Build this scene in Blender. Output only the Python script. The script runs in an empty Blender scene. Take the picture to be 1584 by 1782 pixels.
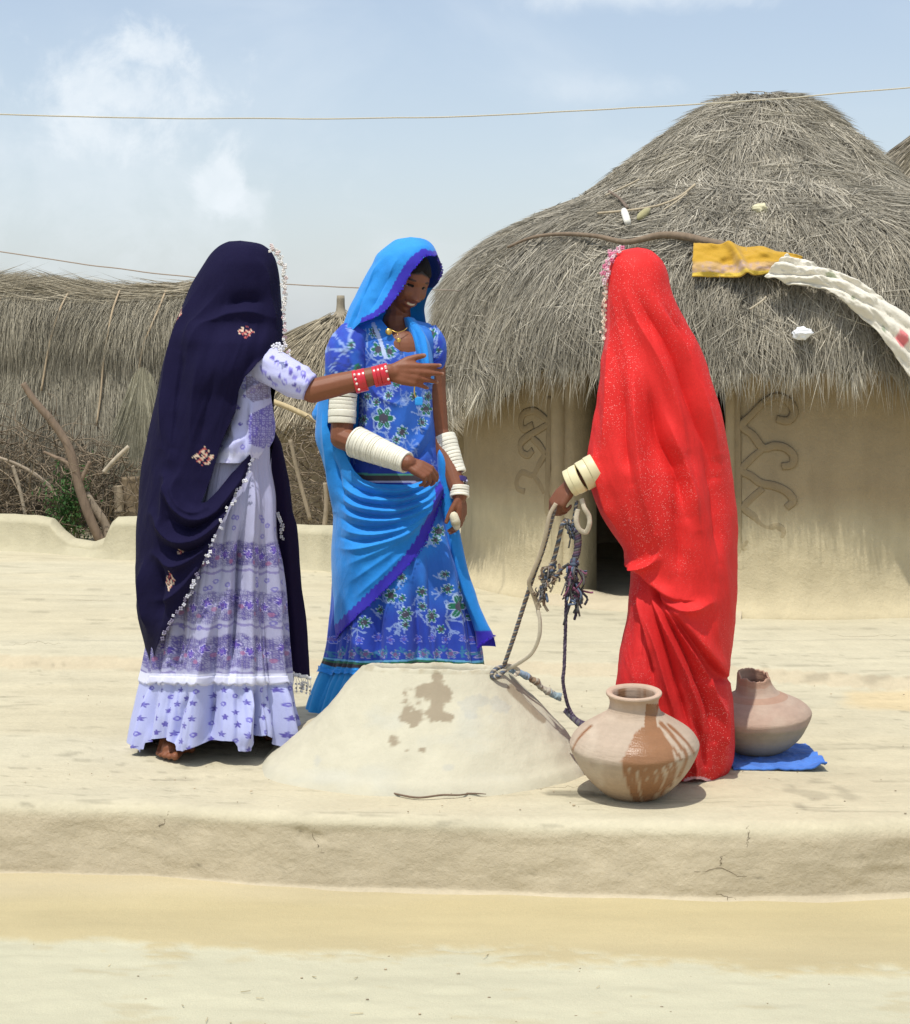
import bpy, math, random
import numpy as np
from mathutils import Vector, Matrix, Euler

rng = np.random.default_rng(7)
random.seed(7)
C = bpy.context.scene.collection
SC = bpy.context.scene

# ------------------------------------------------------------------ camera, world, sun, exposure
F, H, HY, CX = 2900.0, 1.27, 600.0, 792.0      # focal length in photo pixels, eye height, horizon row, centre column
cam_d = bpy.data.cameras.new('camera'); cam = bpy.data.objects.new('camera', cam_d); C.objects.link(cam)
cam.location = (0, 0, H); cam.rotation_euler = (math.radians(90), 0, 0)
cam_d.sensor_fit = 'HORIZONTAL'; cam_d.sensor_width = 36.0
cam_d.lens = F / 1584.0 * 36.0
cam_d.shift_y = -(891.0 - HY) / 1584.0
cam_d.clip_start = 0.05; cam_d.clip_end = 3000
SC.camera = cam

SUN_EL, SUN_AZ = math.radians(70), math.radians(28)     # elevation; azimuth to the left of the camera's back
to_sun = Vector((-math.sin(SUN_AZ) * math.cos(SUN_EL), -math.cos(SUN_AZ) * math.cos(SUN_EL), math.sin(SUN_EL)))
sun_d = bpy.data.lights.new('sun', 'SUN'); sun_d.energy = 3.7; sun_d.angle = math.radians(0.8)
sun_d.color = (1.0, 0.97, 0.90)
sun = bpy.data.objects.new('sun', sun_d); C.objects.link(sun)
sun.rotation_euler = to_sun.to_track_quat('Z', 'Y').to_euler(); sun.location = (-3, -4, 12)

W = bpy.data.worlds.new('World'); SC.world = W; W.use_nodes = True
nt = W.node_tree; nt.nodes.clear()
def N(tree, typ, **kw):
    n = tree.nodes.new(typ)
    for k, v in kw.items():
        if k.startswith('i_'): n.inputs[k[2:].replace('_', ' ')].default_value = v
        else: setattr(n, k, v)
    return n
L = lambda tree, a, b: tree.links.new(a, b)
sky = N(nt, 'ShaderNodeTexSky', sky_type='NISHITA', sun_disc=False)
sky.sun_elevation = SUN_EL
sky.sun_rotation = math.atan2(to_sun.x, to_sun.y)
sky.air_density = 1.0; sky.dust_density = 2.2; sky.ozone_density = 1.4
tc = N(nt, 'ShaderNodeTexCoord')
def wmath(op, a, b=None, c=None, clamp=False):
    m = N(nt, 'ShaderNodeMath', operation=op, use_clamp=clamp)
    for i, v in enumerate((a, b, c)):
        if v is None: continue
        if isinstance(v, (int, float)): m.inputs[i].default_value = v
        else: L(nt, v, m.inputs[i])
    return m.outputs[0]
def wnoise(scale, detail, rough, dist=0.0, stretch=None):
    src = tc.outputs['Generated']
    if stretch:
        mp = N(nt, 'ShaderNodeMapping'); mp.inputs['Scale'].default_value = stretch; L(nt, src, mp.inputs['Vector']); src = mp.outputs[0]
    n = N(nt, 'ShaderNodeTexNoise', noise_dimensions='3D')
    n.inputs['Scale'].default_value = scale; n.inputs['Detail'].default_value = detail
    n.inputs['Roughness'].default_value = rough; n.inputs['Distortion'].default_value = dist
    L(nt, src, n.inputs['Vector']); return n
def wstep(v, a, b):
    m = N(nt, 'ShaderNodeMapRange', interpolation_type='SMOOTHSTEP', clamp=True)
    m.inputs['From Min'].default_value = a; m.inputs['From Max'].default_value = b
    L(nt, v, m.inputs['Value']); return m.outputs[0]
edge_n = wnoise(22, 7, 0.62, 0.3)
fine_n = wnoise(60, 6, 0.6, 0.2)
def cloud_blob(px, py, rx, ry, soft, wob):
    """one cumulus: an ellipse of sky round a direction, its edge broken by noise"""
    v = Vector(((px - CX) / F, 1.0, -(py - HY) / F)).normalized()
    sub = N(nt, 'ShaderNodeVectorMath', operation='SUBTRACT'); L(nt, tc.outputs['Generated'], sub.inputs[0]); sub.inputs[1].default_value = v
    sc = N(nt, 'ShaderNodeVectorMath', operation='MULTIPLY'); L(nt, sub.outputs[0], sc.inputs[0]); sc.inputs[1].default_value = (F / rx, F / rx, F / ry)
    ln = N(nt, 'ShaderNodeVectorMath', operation='LENGTH'); L(nt, sc.outputs[0], ln.inputs[0])
    d = wmath('MULTIPLY_ADD', wmath('SUBTRACT', edge_n.outputs['Fac'], 0.5), wob, ln.outputs['Value'])
    return wstep(d, 1.0, 1.0 - soft)
veil = wstep(wnoise(5.5, 6, 0.55, 0.6, (1, 1, 2.2)).outputs['Fac'], 0.40, 0.74)
c1 = cloud_blob(245, 165, 250, 112, 0.8, 2.9); c1b = cloud_blob(275, 92, 85, 40, 0.7, 2.2)
c2 = cloud_blob(385, 318, 62, 62, 0.6, 2.3); c2b = cloud_blob(430, 352, 62, 40, 0.7, 1.8)
c3 = cloud_blob(170, 330, 400, 260, 1.0, 2.4)
c4 = cloud_blob(1060, 155, 150, 34, 1.0, 2.0)
c5 = cloud_blob(1120, -12, 330, 44, 1.0, 1.8)
bil = wstep(fine_n.outputs['Fac'], 0.25, 0.8)
sep = N(nt, 'ShaderNodeSeparateXYZ'); L(nt, tc.outputs['Generated'], sep.inputs[0])
hz = wstep(sep.outputs['Z'], 0.22, -0.02)
m = wmath('MULTIPLY_ADD', veil, 0.18, 0.27)
for c, k in ((c1, 0.80), (c1b, 0.6), (c2, 0.85), (c2b, 0.5), (c3, 0.36), (c4, 0.34), (c5, 0.6)):
    t = wmath('MULTIPLY', c, wmath('MULTIPLY_ADD', bil, 0.35 * k, 0.65 * k))
    m = wmath('SUBTRACT', wmath('ADD', m, t), wmath('MULTIPLY', m, t))
t = wmath('MULTIPLY', hz, 0.36)
m = wmath('SUBTRACT', wmath('ADD', m, t), wmath('MULTIPLY', m, t), clamp=True)
SKY_S = 0.15
mix = N(nt, 'ShaderNodeMix', data_type='RGBA', blend_type='MIX')
L(nt, m, mix.inputs['Factor']); L(nt, sky.outputs['Color'], mix.inputs['A'])
mix.inputs['B'].default_value = (5.6, 6.0, 6.35, 1)
bg = N(nt, 'ShaderNodeBackground'); bg.inputs['Strength'].default_value = SKY_S
L(nt, mix.outputs['Result'], bg.inputs['Color'])
L(nt, bg.outputs[0], N(nt, 'ShaderNodeOutputWorld').inputs['Surface'])
SC.view_settings.view_transform = 'Standard'; SC.view_settings.look = 'None'
SC.view_settings.exposure = 0.08; SC.view_settings.gamma = 1.0; SC.view_settings.use_curve_mapping = False
SC.cycles.max_bounces = 8

# ------------------------------------------------------------------ numeric helpers
def P(px, py, d):
    px, py, d = np.broadcast_arrays(np.asarray(px, float), np.asarray(py, float), np.asarray(d, float))
    return np.stack([(px - CX) * d / F, d, H - (py - HY) * d / F], -1)
def pix(V):
    return CX + F * V[..., 0] / V[..., 1], HY + F * (H - V[..., 2]) / V[..., 1]
def ss(x, a, b):
    t = np.clip((np.asarray(x, float) - a) / (b - a), 0, 1); return t * t * (3 - 2 * t)
def _h(ix, iy, iz):
    n = (ix.astype(np.int64) * 374761393 + iy.astype(np.int64) * 668265263 + iz.astype(np.int64) * 2147483647 * 3) & 0xffffffff
    n = ((n ^ (n >> 13)) * 1274126177) & 0xffffffff
    return ((n ^ (n >> 16)) & 0xffff) / 65535.0
def vn(x, y, z=0.0):
    x, y, z = np.broadcast_arrays(np.asarray(x, float), np.asarray(y, float), np.asarray(z, float))
    ix, iy, iz = np.floor(x), np.floor(y), np.floor(z)
    fx, fy, fz = x - ix, y - iy, z - iz
    fx, fy, fz = (f * f * (3 - 2 * f) for f in (fx, fy, fz))
    r = 0
    for a in (0, 1):
        for b in (0, 1):
            for c in (0, 1):
                w = (fx if a else 1 - fx) * (fy if b else 1 - fy) * (fz if c else 1 - fz)
                r = r + w * _h(ix + a, iy + b, iz + c)
    return r
def fbm(x, y, z=0.0, o=4):
    r, a, s = 0, 0.5, 1.0
    for i in range(o):
        r = r + a * (vn(x * s + 17.3 * i, y * s - 9.1 * i, z * s + 3.7 * i) - 0.5); a *= 0.5; s *= 2.03
    return r * 2                                                     # about -1 .. 1
def pchip(x, xp, yp):
    xp = np.asarray(xp, float); yp = np.asarray(yp, float); h = np.diff(xp); d = np.diff(yp) / h
    m = np.zeros_like(yp); m[0], m[-1] = d[0], d[-1]
    for i in range(1, len(xp) - 1):
        if d[i - 1] * d[i] > 0:
            w1, w2 = 2 * h[i] + h[i - 1], h[i] + 2 * h[i - 1]; m[i] = (w1 + w2) / (w1 / d[i - 1] + w2 / d[i])
    i = np.clip(np.searchsorted(xp, x) - 1, 0, len(h) - 1); t = np.clip((x - xp[i]) / h[i], 0, 1)
    return (yp[i] * (1 + 2 * t) * (1 - t) ** 2 + h[i] * m[i] * t * (1 - t) ** 2 + yp[i + 1] * t * t * (3 - 2 * t) + h[i] * m[i + 1] * t * t * (t - 1))
def smooth_path(pts, n):
    """a smooth curve through points (Catmull-Rom), n samples"""
    p = np.asarray(pts, float)
    if len(p) == 2: return p[0] + (p[1] - p[0]) * np.linspace(0, 1, n)[:, None]
    q = np.vstack([2 * p[0] - p[1], p, 2 * p[-1] - p[-2]]); u = np.linspace(0, len(p) - 1 - 1e-9, n); i = u.astype(int); t = (u - i)[:, None]
    a, b, c, d = q[i], q[i + 1], q[i + 2], q[i + 3]
    return 0.5 * (2 * b + (c - a) * t + (2 * a - 5 * b + 4 * c - d) * t ** 2 + (3 * b - a - 3 * c + d) * t ** 3)
def norm(v): return v / np.maximum(np.linalg.norm(v, axis=-1, keepdims=True), 1e-9)
def in_poly(px, py, poly):
    r = np.zeros(px.shape, bool); n = len(poly); j = n - 1
    for i in range(n):
        xi, yi = poly[i]; xj, yj = poly[j]
        if yi != yj:
            r ^= ((yi > py) != (yj > py)) & (px < (xj - xi) * (py - yi) / (yj - yi) + xi)
        j = i
    return r
def line_dist(px, py, pts):
    """distance to a polyline, signed side, and place along it 0..1"""
    best = np.full(px.shape, 1e9); side = np.zeros(px.shape); along = np.zeros(px.shape)
    p = np.asarray(pts, float); seg = np.hypot(*np.diff(p, axis=0).T); cum = np.concatenate([[0], np.cumsum(seg)]); tot = cum[-1]
    for i in range(len(p) - 1):
        ax, ay = p[i]; bx, by = p[i + 1]; dx, dy = bx - ax, by - ay
        t = np.clip(((px - ax) * dx + (py - ay) * dy) / (dx * dx + dy * dy + 1e-9), 0, 1)
        d = np.hypot(px - ax - t * dx, py - ay - t * dy); k = d < best
        best = np.where(k, d, best); side = np.where(k, np.sign((px - ax) * dy - (py - ay) * dx), side); along = np.where(k, (cum[i] + t * seg[i]) / tot, along)
    return best, side, along
def folds(px, py, spec):
    """relief in metres from fold lines: ('r' ridge/valley by the sign, 's' overlap step), points, width px, height m"""
    r = np.zeros(px.shape)
    for k, pts, w, a in spec:
        pts = smooth_path(pts, max(2, 6 * (len(pts) - 1))) if len(pts) > 2 else pts
        d, s, al = line_dist(px, py, pts); tp = ss(al, 0.0, 0.38) * (1 - 0.75 * ss(al, 0.75, 1.0))
        if k == 'r': r += a * tp * (0.5 * np.exp(-(d / w) ** 2) + 0.75 * np.exp(-d / (0.62 * w)))
        else: r += a * tp * np.tanh(s * d / (0.35 * w)) * np.exp(-(d / (2.2 * w)) ** 2)
    return r

# ------------------------------------------------------------------ object helpers
ORG = {}
def mk(name, V, faces, mat, parent=None, origin=None, col=None, smooth=True, extra=None):
    """links ONE mesh object; V in world coordinates, faces = list of (n,3)/(n,4) index arrays"""
    V = np.asarray(V, float).reshape(-1, 3)
    o3 = np.array(ORG[parent.name] if parent else (origin if origin is not None else (0, 0, 0)), float)
    faces = [np.asarray(f, np.int32) for f in faces if len(f)]
    me = bpy.data.meshes.new(name)
    me.vertices.add(len(V)); me.vertices.foreach_set('co', (V - o3).astype(np.float32).ravel())
    loops = np.concatenate([f.ravel() for f in faces]); sizes = np.concatenate([np.full(len(f), f.shape[1], np.int32) for f in faces])
    me.loops.add(len(loops)); me.loops.foreach_set('vertex_index', loops)
    me.polygons.add(len(sizes)); me.polygons.foreach_set('loop_start', np.concatenate([[0], np.cumsum(sizes)[:-1]]).astype(np.int32))
    me.polygons.foreach_set('use_smooth', np.full(len(sizes), smooth))
    if col is not None:
        col = np.asarray(col, float)
        if col.shape[1] == 3: col = np.hstack([col, np.ones((len(col), 1))])
        at = me.color_attributes.new('Col', 'FLOAT_COLOR', 'POINT'); at.data.foreach_set('color', col.astype(np.float32).ravel())
    me.update(calc_edges=True); me.validate()
    if mat: me.materials.append(mat)
    ob = bpy.data.objects.new(name, me); C.objects.link(ob)
    if parent: ob.parent = parent
    else: ob.location = o3
    ORG[ob.name] = o3
    return ob
def empty(name, loc):
    o = bpy.data.objects.new(name, None); C.objects.link(o); o.location = loc; o.empty_display_size = 0.1; ORG[o.name] = np.array(loc, float); return o
def tag(o, label=None, cat=None, group=None, kind=None):
    if label: o['label'] = label
    if cat: o['category'] = cat
    if group: o['group'] = group
    if kind: o['kind'] = kind
    return o
class MB:
    """collects tubes, ellipsoids, lathes into one mesh"""
    def __init__(s): s.V, s.F, s.C, s.n = [], [], [], 0
    def add(s, V, faces, col=(1, 1, 1)):
        V = np.asarray(V, float).reshape(-1, 3); s.V.append(V)
        for f in faces:
            if len(f): s.F.append(np.asarray(f, int) + s.n)
        c = np.asarray(col, float)
        s.C.append(np.tile(c[:3], (len(V), 1)) if c.ndim == 1 else c[:, :3]); s.n += len(V)
    def tube(s, path, rad, k=8, col=(1, 1, 1), flat=None, up=None):
        p = np.asarray(path, float); n = len(p); r = np.broadcast_to(np.asarray(rad, float), (n,))
        t = norm(np.gradient(p, axis=0)); u0 = np.array(up if up is not None else (0.13, -0.21, 0.97), float)
        a = u0 - t * (t @ u0)[:, None]; bad = np.linalg.norm(a, axis=1) < 0.15
        if bad.any(): a[bad] = np.cross(t[bad], (0, 1, 0.2))
        a = norm(a); b = np.cross(t, a); ang = np.linspace(0, 2 * math.pi, k, endpoint=False); fl = 1.0 if flat is None else flat
        V = p[:, None] + r[:, None, None] * (np.cos(ang)[None, :, None] * a[:, None] * fl + np.sin(ang)[None, :, None] * b[:, None])
        V = V.reshape(-1, 3); i = np.arange(n - 1)[:, None] * k; j = np.arange(k)[None]; j2 = (j + 1) % k
        q = np.stack([i + j, i + j2, i + k + j2, i + k + j], -1).reshape(-1, 4)
        V = np.vstack([V, p[0], p[-1]]); e = n * k; jj = np.arange(k); c0 = np.stack([np.full(k, e), (jj + 1) % k, jj], -1); c1 = np.stack([np.full(k, e + 1), (n - 1) * k + jj, (n - 1) * k + (jj + 1) % k], -1)
        c = np.asarray(col, float)
        if c.ndim == 2: c = np.vstack([np.repeat(c, k, 0), c[:1], c[-1:]])
        s.add(V, [q, c0, c1], c)
    def ell(s, c, r, M=None, nu=20, nv=12, col=(1, 1, 1), fn=None):
        u = np.linspace(0, 2 * math.pi, nu, endpoint=False); v = np.linspace(0, math.pi, nv + 1)[1:-1]
        S = np.stack([np.outer(np.sin(v), np.cos(u)), np.outer(np.sin(v), np.sin(u)), np.outer(np.cos(v), np.ones(nu))], -1).reshape(-1, 3)
        S = np.vstack([S, (0, 0, 1), (0, 0, -1)]); V = S * np.asarray(r, float)
        if fn is not None: V = fn(V, S)
        if M is not None: V = V @ np.asarray(M).T
        V = V + np.asarray(c, float); m = nv - 1; i = np.arange(m - 1)[:, None] * nu; j = np.arange(nu)[None]; j2 = (j + 1) % nu
        q = np.stack([i + j, i + nu + j, i + nu + j2, i + j2], -1).reshape(-1, 4); jj = np.arange(nu); e = m * nu
        s.add(V, [q, np.stack([np.full(nu, e), jj, (jj + 1) % nu], -1), np.stack([np.full(nu, e + 1), (m - 1) * nu + (jj + 1) % nu, (m - 1) * nu + jj], -1)], col)
    def chain(s, pts, rad, col=(1, 1, 1)):
        pts = [np.asarray(p, float) for p in pts]
        for p, r in zip(pts, rad): s.ell(p, (r, r, r), nu=12, nv=8, col=col)
        for a, b, ra, rb in zip(pts, pts[1:], rad, rad[1:]): s.tube(np.stack([a, b]) if np.linalg.norm(b - a) < 1e-6 else a + (b - a) * np.linspace(0, 1, 5)[:, None], ra + (rb - ra) * np.linspace(0, 1, 5), 12, col)
    def lathe(s, prof, c=(0, 0, 0), k=48, M=None, col=(1, 1, 1), fn=None):
        pr = np.asarray(prof, float); a = np.linspace(0, 2 * math.pi, k, endpoint=False); n = len(pr)
        V = np.stack([np.outer(pr[:, 0], np.cos(a)), np.outer(pr[:, 0], np.sin(a)), np.outer(pr[:, 1], np.ones(k))], -1).reshape(-1, 3)
        if fn is not None: V = fn(V)
        if M is not None: V = V @ np.asarray(M).T
        i = np.arange(n - 1)[:, None] * k; j = np.arange(k)[None]; j2 = (j + 1) % k
        s.add(V + np.asarray(c, float), [np.stack([i + j, i + j2, i + k + j2, i + k + j], -1).reshape(-1, 4)], col)
    def build(s, name, mat, parent=None, origin=None, smooth=True):
        return mk(name, np.vstack(s.V), [f for f in s.F], mat, parent, origin, np.vstack(s.C), smooth)
def straws(roots, dirs, length, rad, bend, cols):
    """many thin tapering stalks: triangular section, one knee, a point"""
    n = len(roots); d = norm(dirs); L_ = length[:, None]; r = rad[:, None]
    a = norm(np.cross(d, rng.normal(size=(n, 3)))); b = np.cross(d, a)
    mid = roots + d * L_ * 0.5; tip = roots + d * L_ + bend * L_
    vs = []
    for base, k in ((roots, 1.0), (mid, 0.9)):
        for j in range(3):
            an = 2 * math.pi * j / 3; vs.append(base + r * k * (math.cos(an) * a + math.sin(an) * b))
    vs.append(tip); V = np.stack(vs, 1).reshape(-1, 3); o = np.arange(n)[:, None] * 7
    q = np.concatenate([o + np.array([[j, (j + 1) % 3, 3 + (j + 1) % 3, 3 + j]]) for j in range(3)]); t = np.concatenate([o + np.array([[3 + j, 3 + (j + 1) % 3, 6]]) for j in range(3)])
    return V, [q, t], np.repeat(cols, 7, 0)

# ------------------------------------------------------------------ materials (node based)
def material(name, base=(0.5, 0.5, 0.5), rough=0.85, attr=False, var=(), bump=(), spec=0.3, sheen=0.0, alpha_wet=None, sparkle=None, trans=0.0, sss=0.0):
    """var: (scale, amount, detail[, stretch]) brightness noises; bump: (scale, height, detail[, stretch]) relief noises, object coordinates in metres"""
    mt = bpy.data.materials.new(name); mt.use_nodes = True; T = mt.node_tree; b = T.nodes['Principled BSDF']
    b.inputs['Roughness'].default_value = rough; b.inputs['Specular IOR Level'].default_value = spec
    co = N(T, 'ShaderNodeTexCoord').outputs['Object']
    def tex(scale, detail, st=None, ro=0.55):
        v = co
        if st:
            mp = N(T, 'ShaderNodeMapping'); mp.inputs['Scale'].default_value = st; L(T, co, mp.inputs['Vector']); v = mp.outputs[0]
        n = N(T, 'ShaderNodeTexNoise'); n.inputs['Scale'].default_value = scale; n.inputs['Detail'].default_value = detail; n.inputs['Roughness'].default_value = ro; L(T, v, n.inputs['Vector']); return n.outputs['Fac']
    if attr:
        a = N(T, 'ShaderNodeAttribute', attribute_name='Col'); c = a.outputs['Color']
    else:
        rgb = N(T, 'ShaderNodeRGB'); rgb.outputs[0].default_value = (*base, 1); c = rgb.outputs[0]
    for v in var:
        mr = N(T, 'ShaderNodeMapRange'); mr.inputs['From Min'].default_value = 0.25; mr.inputs['From Max'].default_value = 0.75
        mr.inputs['To Min'].default_value = 1 - v[1]; mr.inputs['To Max'].default_value = 1 + v[1]; L(T, tex(v[0], v[2], v[3] if len(v) > 3 else None), mr.inputs['Value'])
        mm = N(T, 'ShaderNodeVectorMath', operation='SCALE'); L(T, c, mm.inputs[0]); L(T, mr.outputs[0], mm.inputs['Scale']); c = mm.outputs[0]
    if sparkle:
        vo = N(T, 'ShaderNodeTexVoronoi', feature='F1'); vo.inputs['Scale'].default_value = sparkle[0]; L(T, co, vo.inputs['Vector'])
        lt = N(T, 'ShaderNodeMath', operation='LESS_THAN'); L(T, vo.outputs['Distance'], lt.inputs[0]); lt.inputs[1].default_value = sparkle[1]
        sx = N(T, 'ShaderNodeSeparateColor'); L(T, vo.outputs['Color'], sx.inputs[0])
        g = N(T, 'ShaderNodeMath', operation='GREATER_THAN'); L(T, sx.outputs[0], g.inputs[0]); g.inputs[1].default_value = sparkle[2]
        mu = N(T, 'ShaderNodeMath', operation='MULTIPLY'); L(T, lt.outputs[0], mu.inputs[0]); L(T, g.outputs[0], mu.inputs[1])
        patch = N(T, 'ShaderNodeMapRange'); patch.inputs['From Min'].default_value = 0.44; patch.inputs['From Max'].default_value = 0.62; L(T, tex(5, 2, (1, 1, 0.5)), patch.inputs['Value'])
        mu2 = N(T, 'ShaderNodeMath', operation='MULTIPLY', use_clamp=True); L(T, mu.outputs[0], mu2.inputs[0]); L(T, patch.outputs[0], mu2.inputs[1])
        mx = N(T, 'ShaderNodeMix', data_type='RGBA'); L(T, mu2.outputs[0], mx.inputs['Factor']); L(T, c, mx.inputs['A']); mx.inputs['B'].default_value = (*sparkle[3], 1); c = mx.outputs['Result']
        rr = N(T, 'ShaderNodeMapRange'); rr.inputs['To Min'].default_value = rough; rr.inputs['To Max'].default_value = 0.25; L(T, mu2.outputs[0], rr.inputs['Value']); L(T, rr.outputs[0], b.inputs['Roughness'])
    if alpha_wet is not None:
        rr = N(T, 'ShaderNodeMapRange'); rr.inputs['To Min'].default_value = alpha_wet; rr.inputs['To Max'].default_value = rough; L(T, a.outputs['Alpha'], rr.inputs['Value']); L(T, rr.outputs[0], b.inputs['Roughness'])
    L(T, c, b.inputs['Base Color'])
    nrm = None
    for v in bump:
        bp = N(T, 'ShaderNodeBump'); bp.inputs['Strength'].default_value = 1.0; bp.inputs['Distance'].default_value = v[1]
        L(T, tex(v[0], v[2], v[3] if len(v) > 3 else None, 0.6), bp.inputs['Height'])
        if nrm: L(T, nrm, bp.inputs['Normal'])
        nrm = bp.outputs[0]
    if nrm: L(T, nrm, b.inputs['Normal'])
    if sheen: b.inputs['Sheen Weight'].default_value = sheen; b.inputs['Sheen Roughness'].default_value = 0.5
    if sss:
        b.inputs['Subsurface Weight'].default_value = sss; b.inputs['Subsurface Radius'].default_value = (0.008, 0.003, 0.0015); b.inputs['Subsurface Scale'].default_value = 1.0
    if trans:
        out = [n for n in T.nodes if n.type == 'OUTPUT_MATERIAL'][0]; tr = N(T, 'ShaderNodeBsdfTranslucent'); L(T, c, tr.inputs['Color'])
        ms = N(T, 'ShaderNodeMixShader'); ms.inputs[0].default_value = trans; L(T, b.outputs[0], ms.inputs[1]); L(T, tr.outputs[0], ms.inputs[2]); L(T, ms.outputs[0], out.inputs['Surface'])
    return mt
M_floor = material('dry_mud_floor', attr=True, rough=0.95, spec=0.15, var=((1.3, 0.05, 5), (9, 0.06, 6), (4, 0.08, 7, (0.35, 2.2, 1)), (60, 0.05, 5)), bump=((5, 0.008, 7, (0.5, 1.6, 1)), (16, 0.004, 6), (90, 0.0022, 5), (400, 0.0008, 3)))
M_well = material('smooth_mud', attr=True, rough=0.95, spec=0.12, var=((6, 0.05, 5), (40, 0.03, 4)), bump=((9, 0.004, 5), (120, 0.0012, 4)))
M_sand = material('sandy_ground', attr=True, rough=0.95, spec=0.12, var=((2.2, 0.05, 5), (5, 0.05, 6, (0.4, 2.5, 1)), (320, 0.07, 2)), bump=((25, 0.003, 6), (220, 0.0014, 4)))
M_plain = material('plain_ground', (0.5, 0.44, 0.31), 0.95, var=((0.2, 0.2, 6),), bump=((2, 0.05, 6),))
M_mudwall = material('mud_plaster', attr=True, rough=0.95, spec=0.12, var=((3, 0.06, 5), (16, 0.05, 5), (9, 0.07, 5, (1, 1, 0.15))), bump=((10, 0.008, 6), (60, 0.003, 5), (260, 0.0012, 3)))
M_thatch = material('grey_straw', attr=True, rough=0.9, spec=0.2)
M_under = material('thatch_bed', attr=True, rough=1.0, spec=0.1, var=((60, 0.4, 4, (1, 1, 0.15)),), bump=((60, 0.02, 5, (1, 1, 0.15)),))
M_wood = material('weathered_wood', attr=True, rough=0.9, spec=0.2, var=((40, 0.2, 4, (1, 1, 0.3)),), bump=((70, 0.004, 5, (1, 1, 0.25)),))
M_leaf = material('green_leaf', attr=True, rough=0.6, trans=0.25)
M_dark = material('dark_mud', (0.20, 0.165, 0.12), 1.0)
M_cord = material('cord', attr=True, rough=0.85, var=((300, 0.12, 2),))
M_cloth = material('cotton_cloth', attr=True, rough=0.85, spec=0.2, sheen=0.15, var=((700, 0.06, 2),), bump=((900, 0.0006, 2), (30, 0.004, 4)))
M_pot = material('fired_clay', attr=True, rough=0.8, spec=0.25, alpha_wet=0.22, var=((7, 0.08, 5), (60, 0.06, 4), (20, 0.05, 3, (0.3, 0.3, 3))), bump=((40, 0.0022, 5, (0.4, 0.4, 2.5)), (260, 0.0006, 3)))
# ------------------------------------------------------------------ ground
def line_x(xs, pts):      # depth of a ground line given as (photo column, depth) at world x
    xp = [(p - CX) * d / F for p, d in pts]; return np.interp(xs, xp, [d for _, d in pts])
gx = np.concatenate([np.linspace(-40, -6, 12), np.arange(-5, -2.11, 0.1), np.arange(-2.1, 2.1, 0.014), np.arange(2.15, 5.05, 0.1), np.linspace(6, 40, 12)])
EDGE = [(q, H * F / (y - HY)) for q, y in ((-400, 1394), (0, 1395), (240, 1402), (330, 1408), (520, 1418), (780, 1424), (960, 1430), (1250, 1436), (1420, 1434), (1584, 1428), (2000, 1424))]
edge = line_x(gx, EDGE) + 0.012 * fbm(gx * 2.2, 3.1) + 0.006 * fbm(gx * 9, 1.7)
top_o = np.concatenate([[45, 30, 20, 14, 10, 8], np.arange(7.6, 2.3, -0.05), np.arange(2.3, 0.3, -0.02), np.arange(0.3, 0.045, -0.008)])
arc = np.linspace(0, 1, 8)
o_arc = 0.045 - 0.045 * np.sin(arc * math.pi / 2); z_arc = -0.035 * (1 - np.cos(arc * math.pi / 2))
zf = np.linspace(-0.041, -0.185, 26); of = np.linspace(-0.001, -0.014, 26)
fil = np.linspace(0.1, 1, 6); o_f = -0.014 - 0.05 * fil ** 1.6; z_f = -0.185 - 0.03 * fil
offs = np.concatenate([top_o, o_arc, of, o_f]); zs = np.concatenate([np.zeros(len(top_o)), z_arc, zf, z_f])
X, O = np.meshgrid(gx, offs); Z0 = np.repeat(zs[:, None], len(gx), 1); D = edge[None] + O
step_l = line_x(gx, [(q, H * F / (y - HY)) for q, y in ((-400, 1160), (0, 1163), (230, 1168), (540, 1168), (900, 1172), (1290, 1182), (1584, 1196), (2000, 1200))]) + 0.03 * fbm(gx * 1.7, 8.8)
rise = 0.045 * ss(D, step_l[None] - 0.07, step_l[None] + 0.05)
face_w = ss(-Z0, 0.012, 0.05)
Zg = Z0 + rise + (1 - face_w) * (0.012 * fbm(X * 1.3, D * 1.3) + 0.003 * fbm(X * 7, D * 7)) * ss(O, 0.0, 0.15)
D = D + face_w * (0.016 * fbm(X * 2.2, Z0 * 5, 2.2) + 0.003 * fbm(X * 18, Z0 * 30, 4.1, 3)) + 0.010 * face_w * ss(fbm(X * 9, Z0 * 16, 9.0), 0.45, 0.8)
pale = np.array([0.492, 0.448, 0.320]); warm = np.array([0.485, 0.425, 0.285]); browner = np.array([0.485, 0.412, 0.290])
k = ss(fbm(X * 0.8 + 3, D * 2.5), -0.25, 0.45)[..., None]
colg = pale * (1 - 0.55 * k) + warm * 0.55 * k
colg = colg * (1 - 0.75 * face_w[..., None]) + browner * 0.75 * face_w[..., None]
# the riser of the upper step, and a drift of yellow sand against it at the right
r_ = ((rise > 0.004) & (rise < 0.041))[..., None]; colg = np.where(r_, colg * 0.5 + 0.5 * np.array([0.46, 0.375, 0.25]), colg)
sx, sy = pix(np.stack([X, D, Zg], -1))
drift = ss(1 - np.hypot((sx - 1560) / 170, (sy - 1222) / 22) + 0.5 * fbm(X * 6, D * 6), 0.1, 0.5)[..., None]
colg = colg * (1 - 0.6 * drift) + 0.6 * drift * np.array([0.56, 0.43, 0.23])
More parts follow.
